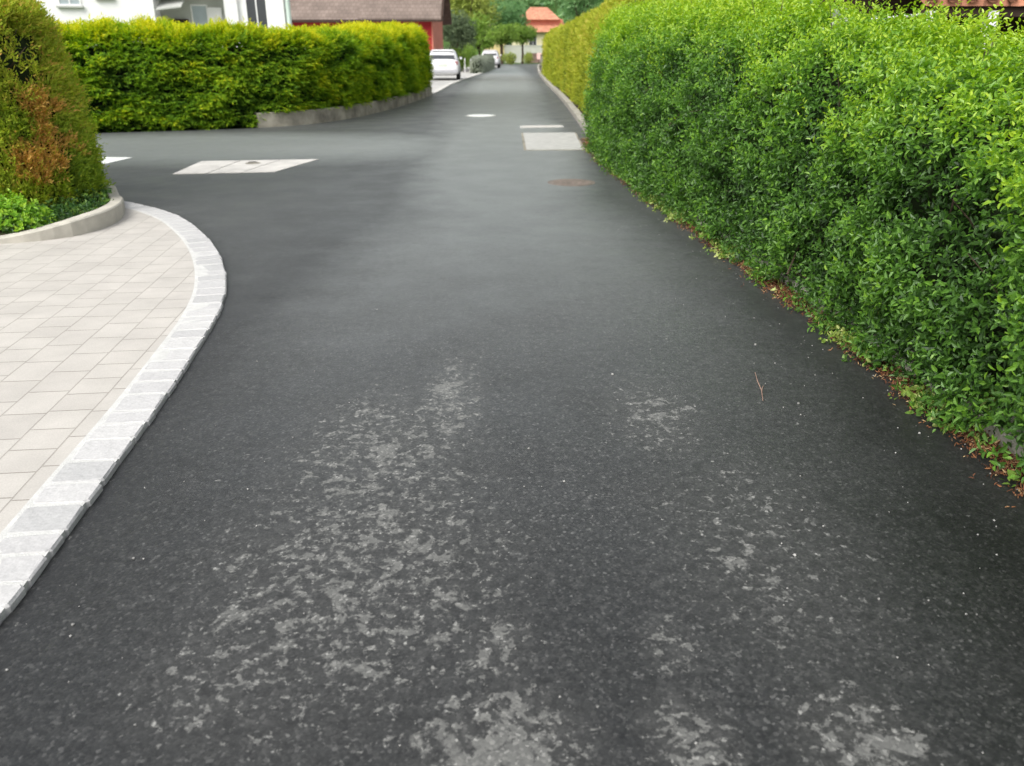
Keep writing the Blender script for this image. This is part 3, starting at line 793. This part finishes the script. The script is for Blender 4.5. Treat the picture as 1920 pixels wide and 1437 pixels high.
tag(np_mesh('fallen_leaf', v, f, M['weed'], None, np.full(6, .9)), 'small yellowish fallen leaf on the asphalt at the bottom right', 'leaf')

# ================================================================ TREES
def tree(label, loc, height, width, zbase, mat, n=1500, leaf=.28, lean=(0, 0), cat='tree', trunk=True, name='round_tree', r=.13, clumps=26, group=None, vis=1.0):
    t = thing(name, label, cat, loc, group)
    x, y, z = loc; cz = (height+zbase)/2; hz = (height-zbase)/2
    if trunk:
        mb = MB(); top = Vector((x+lean[0], y+lean[1], zbase+hz*.9))
        mb.tube([(x, y, z-.05), (x+lean[0]*.4+.03, y, zbase*.5), (x+lean[0]*.8, y+lean[1]*.7, zbase), top], [r*1.25, r, r*.85, r*.3], 9)
        for q in range(6):
            an = q*1.05+random.random(); b0 = Vector((x+lean[0]*.8, y+lean[1]*.7, zbase*.95+random.uniform(0, hz*.5)))
            e = Vector((x+lean[0]+math.cos(an)*width*.33, y+lean[1]+math.sin(an)*width*.33, cz+random.uniform(-.1, .5)*hz))
            mb.tube([b0, (b0+e)/2+Vector((0, 0, .12)), e], [r*.55, r*.35, r*.12], 6)
        mb.build('trunk', M['bark'], t)
    C = []
    for q in range(clumps):
        d = RNG.normal(size=3); d /= np.linalg.norm(d); rr = RNG.uniform(.35, .85)
        C.append(np.array([x+lean[0], y+lean[1], cz]) + d*np.array([width/2, width/2, hz])*rr*.92)
    C = np.array(C); ci = RNG.integers(0, clumps, n)
    d = RNG.normal(size=(n, 3)); d /= np.linalg.norm(d, axis=1)[:, None]
    cr = np.array([width, width, hz*2])*.5*.36
    o = C[ci] + d*cr*RNG.uniform(.55, 1.1, (n, 1))
    tint = .42 + .25*d[:, 2]*0 + (RNG.uniform(-.22, .22, clumps))[ci] + RNG.normal(size=n)*.12
    rs = sprigs(o, d+np.array([0, 0, .1])+RNG.normal(size=(n, 3))*.4, RNG.uniform(.5, 1, n)*leaf, 3, np.full(n, leaf), np.full(n, leaf*.55), np.clip(tint, 0, 1), .9)
    np_mesh('crown' if trunk else 'foliage', rs[0], rs[1], mat, t, rs[2])
    return t
tree('broad dark green domed tree behind the white car', (-5.3, 84, 0), 5.0, 4.7, .9, M['dark_tree'], 3000, .22, r=.16, clumps=34, name='domed_tree')
tree('small leaning street tree with a dark crooked trunk at the road end', (-1.2, 99, 0), 4.3, 3.4, 1.9, M['mid_tree'], 1500, .24, (.0, 0), r=.2, name='street_tree')
tree('small round street tree with a straight trunk in front of the orange roof', (1.25, 104, 0), 4.5, 4.0, 2.1, M['mid_tree'], 1700, .24, r=.14, name='street_tree')
tree('tall yellow green tree behind the domed tree beside the brown roof', (-6.6, 122, 0), 12, 9.5, 1.4, M['yellow_tree'], 3600, .42, r=.3, clumps=46, name='broad_tree')
tree('light green loose tree standing left of the ochre gable', (-4.2, 112, 0), 5.6, 5.2, 1.0, M['mid_tree'], 1800, .3, r=.18, name='loose_tree')
tree('grey green tree rising between the ochre gable and the orange roof', (-.6, 128, 0), 9.0, 6.5, 2.0, M['blue_tree'], 2300, .36, r=.22, clumps=34, name='tall_tree')
tree('tall bluish green tree rising above the conifer hedge end', (9.5, 125, 0), 14.0, 6.0, 3.5, M['blue_tree'], 2400, .4, r=.25, clumps=36, name='slim_tree')
tree('rounded olive bush beside the parked white car', (-4.1, 66, 0), 1.75, 2.0, .0, M['mid_tree'], 1000, .14, cat='bush', trunk=False, name='olive_bush')
tree('tall narrow green bush behind the thin white posts', (-3.95, 80, 0), 2.0, 1.5, .0, M['mid_tree'], 800, .16, cat='bush', trunk=False, name='narrow_bush')
H5 = Hedge(resample([(-2.50, 60.6), (-2.2, 67), (-1.95, 74)], .5), .85, 1.08, .02, 4.0, .4, .06, 31)
h5 = thing('low_hedge', 'low grey green hedge along the kerb in front of the farther white car', 'hedge', (-2.2, 67, 0))
H5.core('branches', M['core'], h5, .15)
sv, a = H5.sample(7000, lambda s, a: np.ones(len(s)))
P_, Nn, cz, l = H5.at(sv, a)
rs = sprigs(P_-Nn*RNG.uniform(0, .1, (len(sv), 1)), Nn+np.array([0, 0, .4])+RNG.normal(size=Nn.shape)*.4, np.full(len(sv), .1), 3, np.full(len(sv), .10), np.full(len(sv), .05), np.clip(.4+l*2+RNG.normal(size=len(sv))*.15, 0, 1), .8)
np_mesh('foliage', rs[0], rs[1], M['grey_shrub'], h5, rs[2])
tree('yellow green low shrub under the crooked street tree', (-.35, 94.0, 0), 1.35, 1.8, 0, M['yellow_tree'], 700, .14, cat='shrub', trunk=False, name='low_shrub')
tree('round yellow green shrub at the very end of the road', (1.75, 97, 0), 1.35, 1.3, 0, M['yellow_tree'], 700, .13, cat='shrub', trunk=False, name='round_shrub')
tree('dark green garden shrub behind the near right hedge by the tiled shed', (4.9, 9.6, 0), 2.12, 1.5, 0, M['ivy'], 700, .10, cat='shrub', trunk=False, name='garden_shrub')
tree('bright green garden shrub under the tiled eave on the far right', (6.1, 9.4, 0), 2.06, 1.2, 0, M['privet'], 600, .10, cat='shrub', trunk=False, name='garden_shrub')

# hill and wood
mb = MB(); nx, ny = 50, 24
def hz_(x, y):
    return -.2 + 46*np.clip((y-150)/170, 0, 1)**1.15*(1+.25*math.sin(x*.013+1)) + 2*math.sin(x*.05)*np.clip((y-150)/60, 0, 1)
V = [(-330+660*i/(nx-1), 150+230*j/(ny-1), hz_(-330+660*i/(nx-1), 150+230*j/(ny-1))) for j in range(ny) for i in range(nx)]
mb.add(V, [(j*nx+i, j*nx+i+1, (j+1)*nx+i+1, (j+1)*nx+i) for j in range(ny-1) for i in range(nx-1)])
tag(mb.build('hill', M['hill'], smooth=True), kind='structure')
O = []; D = []; T = []
for q in range(520):
    y = 165+random.random()**1.3*190; x = random.uniform(-.55, .55)*y
    h = random.uniform(7, 13); w = random.uniform(5, 8); tt = random.random()*.5
    z = hz_(x, y); k = 46
    d = RNG.normal(size=(k, 3)); d /= np.linalg.norm(d, axis=1)[:, None]
    O.append(np.array([x, y, z+h*.55])+d*np.array([w/2, w/2, h*.48])*RNG.uniform(.75, 1.05, (k, 1))); D.append(d); T.append(np.clip(tt+RNG.normal(size=k)*.14+.2, 0, 1))
O = np.concatenate(O); D = np.concatenate(D); T = np.concatenate(T); n = len(O)
rs = sprigs(O, D+RNG.normal(size=D.shape)*.3, RNG.uniform(.6, 1.2, n), 2, np.full(n, 1.5), np.full(n, 1.0), T, .9)
tag(np_mesh('hillside_wood', rs[0], rs[1], M['blue_tree'], None, rs[2]), kind='stuff')

# ================================================================ CARS
def car(label, loc, paint, scale=(1, 1, 1), name='parked_car', rot=0, group=None):
    t = thing(name, label, 'car', (0, 0, 0), group)
    sx, sy, sz = scale
    def S(p): return (p[0]*sx, p[1]*sy, p[2]*sz)
    def ring(y, w, z0, z1, n=24, e=4.5):
        r = []
        for k in range(n):
            a = 2*math.pi*k/n; c, s_ = math.cos(a), math.sin(a)
            r.append(S((math.copysign(abs(c)**(2/e), c)*w, y, (z0+z1)/2+math.copysign(abs(s_)**(2/e), s_)*(z1-z0)/2)))
        return r
    mb = MB()
    mb.loft([ring(*q) for q in [(0, .72, .42, .92), (.05, .82, .34, .98), (.2, .89, .26, 1.02), (.8, .91, .22, 1.02), (2.0, .91, .2, 1.0), (3.0, .91, .2, .97), (3.6, .89, .22, .90), (4.05, .82, .27, .80), (4.22, .70, .34, .68)]])
    def cab(z, y0, y1, w, n=28, e=6):
        r = []
        for k in range(n):
            a = 2*math.pi*k/n; c, s_ = math.cos(a), math.sin(a)
            r.append(S((math.copysign(abs(c)**(2/e), c)*w, (y0+y1)/2+math.copysign(abs(s_)**(2/e), s_)*(y1-y0)/2, z)))
        return r
    mb.loft([cab(*q) for q in [(.93, .10, 3.35, .84), (1.02, .13, 3.15, .83), (1.18, .27, 2.75, .77), (1.34, .42, 2.42, .70), (1.44, .56, 2.15, .62), (1.475, .85, 1.85, .5)]])
    body = mb.build('body', paint, t, smooth=True)
    mb = MB(); mb.add([S(p) for p in [(-.66, .115, 1.035), (.66, .115, 1.035), (.60, .285, 1.22), (-.60, .285, 1.22)]] + [S(p) for p in [(-.66, .20, 1.035), (.66, .20, 1.035), (.60, .37, 1.22), (-.60, .37, 1.22)]],
        [(0, 1, 2, 3), (4, 7, 6, 5), (0, 4, 5, 1), (1, 5, 6, 2), (2, 6, 7, 3), (3, 7, 4, 0)]); mb.build('rear_window', M['glass'], t)
    for sg in (-1, 1):
        mb = MB(); q = [(.855, .55, 1.0), (.842, 2.85, .98), (.725, 2.35, 1.32), (.725, .75, 1.34)]
        mb.add([S((sg*a, b, c)) for a, b, c in q] + [S((sg*(a-.06), b, c)) for a, b, c in q], [(0, 1, 2, 3), (4, 7, 6, 5), (0, 4, 5, 1), (1, 5, 6, 2), (2, 6, 7, 3), (3, 7, 4, 0)])
        mb.build('side_window', M['glass'], t)
        mb = MB(); mb.box(S((sg*.72-.10, .005, .76)), S((sg*.72+.10, .14, .93))); mb.build('tail_light', M['tail'], t, bevel=.02)
        mb = MB(); mb.box(S((sg*.95-.07, 2.7, .98)), S((sg*.95+.07, 2.8, 1.10))); mb.build('mirror', paint, t, bevel=.02)
        for yy in (.72, 3.4):
            mb = MB(); mb.cyl(S((sg*.80-.1, yy, .31)), .31*sz, .2*sx, 24, 'x'); w = mb.build('wheel', M['tyre'], t)
            mb = MB(); mb.cyl(S((sg*.905-.01, yy, .31)), .19*sz, .02*sx, 20, 'x'); mb.build('rim', M['rim'], w)
    mb = MB(); mb.box(S((-.80, -.03, .36)), S((.80, .16, .52))); mb.build('bumper', M['bumper'], t, bevel=.03)
    mb = MB(); mb.box(S((-.26, -.012, .68)), S((.26, .05, .80))); mb.build('number_plate', M['plate'], t)
    mb = MB(); mb.box(S((-.60, .36, 1.40)), S((.60, .70, 1.44))); mb.build('spoiler', paint, t, bevel=.012)
    t.location = loc; t.rotation_euler[2] = rot
    return t
car('white hatchback seen from behind on the parking court past the left hedge', (-3.72, 46.3, .02), M['white_paint'], (1, 1, 1.06), rot=.05)
car('farther white car half hidden behind the low grey green hedge by the kerb', (-1.98, 77.0, .02), M['white_paint'], (.92, .85, 1.02), rot=-.03)

# thin white posts behind the cars
for i, (x, y, h, lab) in enumerate([(-3.45, 63.0, .95, 'thin white post in front of the olive bush beside the car'), (-2.95, 61.6, .9, 'thin white post close to the near end of the low grey green hedge')]):
    p = thing('white_post', lab, 'post', (x, y, 0), 'thin white posts by the parking court')
    m1 = MB(); m1.cyl((x, y, 0), .03, h, 10); m1.build('shaft', M['frame'], p)
    m1 = MB(); m1.cyl((x, y, h), .04, .03, 10); m1.build('cap', M['frame'], p)
# low boundary fence behind court
fe = thing('timber_fence', 'low pale timber rail fence behind the parking court', 'fence', (-4, 88, 0))
m1 = MB(); m1.box((-9, 88, .5), (-2.2, 88.05, .62)); m1.box((-9, 88, .85), (-2.2, 88.05, .97)); m1.build('rails', M['cream'], fe)
for k in range(6):
    x = -9+k*1.36; m1 = MB(); m1.box((x-.05, 88.05, 0), (x+.05, 88.13, 1.05)); m1.build('post', M['cream'], fe)
# dark post at the end of the right hedge
p = thing('gate_post', 'dark square post at the far end of the clipped hedge', 'post', (1.95, 57.2, 0))
m1 = MB(); m1.box((1.88, 57.1, 0), (2.08, 57.3, 1.2)); m1.build('shaft', M['old_concrete'], p)
m1 = MB(); m1.box((1.86, 57.08, 1.2), (2.10, 57.32, 1.26)); m1.build('cap', M['steel'], p)
# far wall, boards, sign
m1 = MB(); m1.box((-1.0, 113, -.05), (14, 113.3, 1.95)); m1.box((-1.05, 112.95, 1.95), (14.05, 113.35, 2.08))
tag(m1.build('garden_wall', M['pale_wall']), 'long pale garden wall behind the street trees at the road end', 'wall')
bd = thing('board_fence', 'low reddish board fence at the end of the road', 'fence', (4, 106, 0))
m1 = MB()
for k in range(40): m1.box((1.9+k*.2, 106, .05), (1.9+k*.2+.185, 106.03, 1.15))
m1.build('boards', M['pinkwall'], bd)
m1 = MB(); m1.box((1.9, 106.03, .3), (9.9, 106.08, .4)); m1.box((1.9, 106.03, .85), (9.9, 106.08, .95)); m1.build('rails', M['wood_dark'], bd)
sg = thing('small_sign', 'small pale pink sign on a post at the road end by the hedge', 'sign', (3.1, 97.5, 0))
m1 = MB(); m1.cyl((3.1, 97.53, 0), .03, 1.25, 10); m1.build('post', M['steel'], sg)
m1 = MB(); m1.box((2.8, 97.47, .55), (3.4, 97.5, 1.2)); m1.build('panel', M['sign_face'], sg, bevel=.008)

# ================================================================ HOUSES
def window(par, x0, x1, z0, z1, y, glass='glass', mull=0, sill=True):
    fr = MB(); b = .06
    fr.box((x0-b, y-.04, z0-b), (x1+b, y+.02, z0)); fr.box((x0-b, y-.04, z1), (x1+b, y+.02, z1+b))
    fr.box((x0-b, y-.04, z0), (x0, y+.02, z1)); fr.box((x1, y-.04, z0), (x1+b, y+.02, z1))
    for k in range(mull):
        xm = x0+(x1-x0)*(k+1)/(mull+1); fr.box((xm-.025, y-.035, z0), (xm+.025, y+.02, z1))
    w = fr.build('window', M['frame'], par)
    m1 = MB(); m1.box((x0, y-.012, z0), (x1, y+.015, z1)); m1.build('pane', M[glass], w)
    if sill:
        m1 = MB(); m1.box((x0-.12, y-.13, z0-.13), (x1+.12, y+.02, z0-b)); m1.build('sill', M['plaster_grey'], w)
# white house
Y = 36.0
wh = thing('white_house', 'white rendered two storey house behind the trimmed hedge at the top left', 'house', (-9.05, 36, 0))
m1 = MB(); m1.box((-23, Y, 0), (-14.25, Y+10, 6.2)); m1.build('wall', M['plaster'], wh)
m1 = MB(); m1.box((-14.25, Y+1.6, 0), (-11.5, Y+10, 6.0)); m1.build('recessed_wall', M['plaster_grey'], wh)
m1 = MB(); m1.box((-11.5, Y, 0), (-9.05, Y+10, 6.2)); m1.build('wing', M['plaster'], wh)
window(wh, -17.6, -16.9, 3.2, 4.5, Y, 'glass_grey', 1); window(wh, -16.2, -15.75, 3.5, 4.6, Y); window(wh, -20.6, -19.6, 3.2, 4.5, Y, 'glass', 1)
window(wh, -17.6, -16.9, .9, 2.1, Y, 'glass', 1); window(wh, -16.3, -15.6, .9, 2.1, Y, 'glass', 1)
wh.rotation_euler[2] = math.radians(14)
window(wh, -10.75, -10.0, 1.1, 4.4, Y, 'glass', 1, False)
window(wh, -13.0, -12.45, 1.2, 3.25, Y+1.6, 'glass_grey', 0, False)
m1 = MB(); m1.box((-12.4, Y+1.5, 1.0), (-11.85, Y+1.58, 3.2)); m1.build('white_panel', M['frame'], wh)
m1 = MB(); m1.box((-14.2, Y+.3, 3.75), (-11.55, Y+1.6, 3.9)); m1.build('balcony_slab', M['plaster'], wh)
m1 = MB()
for k in range(18): m1.box((-14.15+k*.15, Y+.32, 3.9), (-14.12+k*.15, Y+.35, 4.75))
m1.box((-14.2, Y+.30, 4.75), (-11.55, Y+.37, 4.8)); m1.build('railing', M['steel'], wh)
m1 = MB(); m1.add([(-14.15, Y-.2, 3.0), (-13.2, Y-.2, 3.12), (-13.2, Y+1.55, 3.5), (-14.15, Y+1.55, 3.4), (-14.15, Y-.2, 3.06), (-13.2, Y-.2, 3.18), (-13.2, Y+1.55, 3.56), (-14.15, Y+1.55, 3.46)],
    [(0, 3, 2, 1), (4, 5, 6, 7), (0, 1, 5, 4), (1, 2, 6, 5), (2, 3, 7, 6), (3, 0, 4, 7)]); m1.build('awning', M['plaster_grey'], wh)
m1 = MB(); m1.box((-14.0, Y+1.5, 2.2), (-13.2, Y+1.58, 2.75)); m1.build('vent_opening', M['wood_dark'], wh)
m1 = MB(); m1.box((-11.6, Y-.14, 0), (-11.1, Y-.003, 6.15)); m1.build('pilaster', M['frame'], wh)
m1 = MB(); m1.box((-9.95, Y-.16, 0), (-9.3, Y-.003, 6.15)); m1.build('pillar', M['plaster'], wh)
m1 = MB(); m1.cyl((-9.13, Y-.08, 0), .09, 6.1, 12); m1.build('drainpipe', M['pale_green'], wh)
m1 = MB(); m1.add([(-23.6, Y-.7, 6.2), (-8.6, Y-.7, 6.2), (-8.6, Y+10.7, 6.2), (-23.6, Y+10.7, 6.2), (-19.5, Y+5, 9), (-12.5, Y+5, 9)],
    [(3, 2, 1, 0), (0, 1, 5, 4), (1, 2, 5), (2, 3, 4, 5), (3, 0, 4)]); rf = m1.build('roof', M['roof_brown'], wh)
m1 = MB(); m1.box((-17, Y+4, 7.8), (-16.3, Y+4.7, 9.9)); m1.build('chimney', M['plaster'], rf)

# brown roof house
Y = 63.0
bh = thing('red_house', 'red walled house with a wide brown tiled roof behind the left hedge', 'house', (-11, 67, 0))
m1 = MB(); m1.box((-20, Y, 0), (-5.75, Y+9, 3.9)); 
m1.add([(-5.75, Y, 3.9), (-5.75, Y+9, 3.9), (-5.75, Y+4.5, 8.0), (-6.0, Y, 3.9), (-6.0, Y+9, 3.9), (-6.0, Y+4.5, 8.0)], [(0, 1, 2), (3, 5, 4), (0, 3, 4, 1), (1, 4, 5, 2), (2, 5, 3, 0)])
m1.build('wall', M['red'], bh)
def roofslab(x0, x1, lift, name, mat):
    m = MB(); t_ = .16
    for s in (0, 1):
        y0, y1 = (Y-1.0, Y+4.5) if s == 0 else (Y+10.0, Y+4.5)
        z0, z1 = 3.5+lift, 8.3+lift
        q = [(x0, y0, z0), (x1, y0, z0), (x1, y1, z1), (x0, y1, z1)]
        m.add(q + [(a, b, c-t_) for a, b, c in q], [(0, 1, 2, 3), (7, 6, 5, 4), (0, 4, 5, 1), (1, 5, 6, 2), (2, 6, 7, 3), (3, 7, 4, 0)])
    return m.build(name, mat, bh)
roofslab(-21, -10.9, 0, 'roof', M['roof_brown']); roofslab(-10.895, -5.0, .13, 'roof', M['roof_brown'])
m1 = MB(); m1.add([(-5.0, Y-1.05, 3.40), (-4.85, Y-1.05, 3.40), (-4.85, Y+4.5, 8.25), (-5.0, Y+4.5, 8.25), (-5.0, Y-1.05, 3.75), (-4.85, Y-1.05, 3.75), (-4.85, Y+4.5, 8.6), (-5.0, Y+4.5, 8.6)],
    [(0, 1, 2, 3), (4, 7, 6, 5), (0, 4, 5, 1), (1, 5, 6, 2), (2, 6, 7, 3), (3, 7, 4, 0)]); m1.build('bargeboard', M['wood_dark'], bh)
m1 = MB(); m1.box((-21, Y-1.12, 3.38), (-5.0, Y-1.0, 3.52)); m1.build('gutter', M['wood_dark'], bh)
m1 = MB(); m1.box((-5.747, Y+.02, 0), (-5.70, Y+8.98, 3.88)); m1.build('lit_gable_side', M['salmon'], bh)  # gable side of the red wall, its lit look painted as salmon
m1 = MB(); m1.box((-5.80, Y-.05, 0), (-5.70, Y-.004, 3.6)); m1.build('corner_trim', M['salmon'], bh)
window(bh, -8.0, -6.7, 1.3, 3.1, Y, 'glass', 1); window(bh, -11, -9.6, 1.3, 2.7, Y, 'glass', 1); window(bh, -15, -13.6, 1.3, 2.7, Y, 'glass', 1)

# far orange house
Y = 150
oh = thing('orange_roof_house', 'cream house with two tiers of orange roof beyond the road end', 'house', (5, 154, 0))
m1 = MB(); m1.box((0, Y, 0), (11, Y+9, 4.6)); m1.build('wall', M['cream'], oh)
m1 = MB(); m1.box((1.6, Y+2.5, 4.6), (9, Y+8, 6.4)); m1.build('upper_wall', M['salmon'], oh)
def hip(x0, x1, y0, y1, z0, z1, r, name):
    m = MB(); m.add([(x0, y0, z0), (x1, y0, z0), (x1, y1, z0), (x0, y1, z0), (x0+r, (y0+y1)/2, z1), (x1-r, (y0+y1)/2, z1)], [(3, 2, 1, 0), (0, 1, 5, 4), (1, 2, 5), (2, 3, 4, 5), (3, 0, 4)])
    return m.build(name, M['roof_orange'], oh)
hip(-.8, 11.8, Y-1, Y+10, 4.3, 6.2, 3.5, 'lower_roof'); hip(1.0, 8.4, Y+1.6, Y+8.6, 6.3, 8.4, 2.2, 'upper_roof')
window(oh, 3, 4.2, 2.2, 3.6, Y, 'glass', 1, False); window(oh, 6, 7.2, 2.2, 3.6, Y, 'glass', 1, False)
# ochre gable house
Y = 152
gh = thing('ochre_house', 'ochre gabled house mostly hidden by trees beyond the road end', 'house', (-4, 155, 0))
m1 = MB(); x0, x1 = -5.0, -1.2; xm = (x0+x1)/2
m1.add([(x0, Y, 0), (x1, Y, 0), (x1, Y, 6), (xm, Y, 8.2), (x0, Y, 6), (x0, Y+8, 0), (x1, Y+8, 0), (x1, Y+8, 6), (xm, Y+8, 8.2), (x0, Y+8, 6)],
   [(0, 1, 2, 3, 4), (9, 8, 7, 6, 5), (0, 5, 6, 1), (1, 6, 7, 2), (4, 3, 8, 9), (0, 4, 9, 5), (2, 7, 8, 3)]); m1.build('wall', M['ochre'], gh)
m1 = MB()
for sgn in (-1, 1):
    q = [(xm, Y-.4, 8.35), (xm, Y+8.4, 8.35), (xm+sgn*2.4, Y+8.4, 5.6), (xm+sgn*2.4, Y-.4, 5.6)]
    m1.add(q+[(a, b, c+.15) for a, b, c in q], [(0, 1, 2, 3), (7, 6, 5, 4), (0, 4, 5, 1), (1, 5, 6, 2), (2, 6, 7, 3), (3, 7, 4, 0)])
m1.build('roof', M['roof_orange'], gh)
window(gh, -3.6, -2.6, 3.4, 4.8, Y, 'glass', 1, False)

# tiled garden shed / carport on the right behind the privet
Y = 11.5
ca = thing('tiled_carport', 'low garden carport with orange tiled eave behind the near right hedge', 'carport', (7.5, 13, 0))
m1 = MB(); q = [(5.2, Y-.4, 2.20), (12, Y-.4, 2.20), (12, Y+3, 3.64), (5.2, Y+3, 3.64)]
m1.add(q+[(a, b, c-.10) for a, b, c in q], [(0, 1, 2, 3), (7, 6, 5, 4), (0, 4, 5, 1), (1, 5, 6, 2), (2, 6, 7, 3), (3, 7, 4, 0)]); rf = m1.build('roof', M['roof_orange'], ca)
m1 = MB()
for k in range(28):
    x = 5.25+k*.25; m1.tube([(x, Y-.47, 2.205), (x, Y+3, 3.66)], [.075, .075], 8)
m1.build('ridge_tiles', M['roof_orange'], rf)
m1 = MB(); m1.box((5.2, Y-.34, 1.98), (12, Y-.26, 2.09)); m1.build('beam', M['wood_dark'], ca)
for x in (5.3, 6.1, 8.2, 10.5):
    m1 = MB(); m1.box((x-.06, Y-.36, 0), (x+.06, Y-.24, 2.05)); m1.build('post', M['frame'], ca)
m1 = MB(); m1.box((5.0, Y+3, 0), (12, Y+3.2, 3.5)); m1.build('back_wall', M['wood_dark'], ca)
# white rail behind hedge
rl = thing('white_rail', 'thin white handrail just above the top of the near right hedge', 'rail', (3.6, 8, 0))
m1 = MB(); m1.tube([(3.57, 7.6, 1.875), (3.70, 9.8, 1.88)], .013, 10); m1.build('handrail', M['frame'], rl)
for y in (7.7, 8.7, 9.7):
    m1 = MB(); m1.cyl((3.57+(y-7.6)*.059, y, 0), .013, 1.86, 10); m1.build('post', M['frame'], rl)
# grass behind the right hedge is the verge

# ================================================================ LIGHT
w = bpy.data.worlds.new('World'); SC.world = w; w.use_nodes = True
nt = w.node_tree; nt.nodes.clear()
out = nt.nodes.new('ShaderNodeOutputWorld'); bg = nt.nodes.new('ShaderNodeBackground')
sky = nt.nodes.new('ShaderNodeTexSky'); sky.sky_type = 'NISHITA'; sky.sun_disc = False
EL, AZ = math.radians(48), math.radians(-145)            # azimuth clockwise from +Y
sky.sun_elevation = EL; sky.sun_rotation = AZ
sky.air_density = 1.0; sky.dust_density = 4.0; sky.ozone_density = 1.0
hs = nt.nodes.new('ShaderNodeHueSaturation'); hs.inputs['Saturation'].default_value = .22
nt.links.new(sky.outputs[0], hs.inputs['Color']); nt.links.new(hs.outputs[0], bg.inputs[0])
bg.inputs[1].default_value = .148; nt.links.new(bg.outputs[0], out.inputs[0])
sl = bpy.data.lights.new('sun', 'SUN'); sl.energy = 1.15; sl.angle = math.radians(40); sl.color = (1, .97, .92)
so2 = bpy.data.objects.new('sun', sl); COL.objects.link(so2)
dirv = Vector((math.sin(AZ)*math.cos(EL), math.cos(AZ)*math.cos(EL), math.sin(EL)))
so2.rotation_euler = dirv.to_track_quat('Z', 'Y').to_euler()

# ================================================================ CAMERA
cam = bpy.data.cameras.new('camera'); co = bpy.data.objects.new('camera', cam); COL.objects.link(co)
cam.sensor_width = 36; cam.lens = 36*1500/1920; cam.clip_end = 2000; cam.clip_start = .05
co.location = (0, 0, 1.6)
co.rotation_euler = (math.pi/2 - math.atan(626/1500), 0, 0)
cam.dof.use_dof = True; cam.dof.focus_distance = 3.8; cam.dof.aperture_fstop = 2.8
SC.camera = co
SC.view_settings.view_transform = 'Standard'; SC.view_settings.look = 'None'
SC.view_settings.gamma = 1; SC.view_settings.exposure = .85
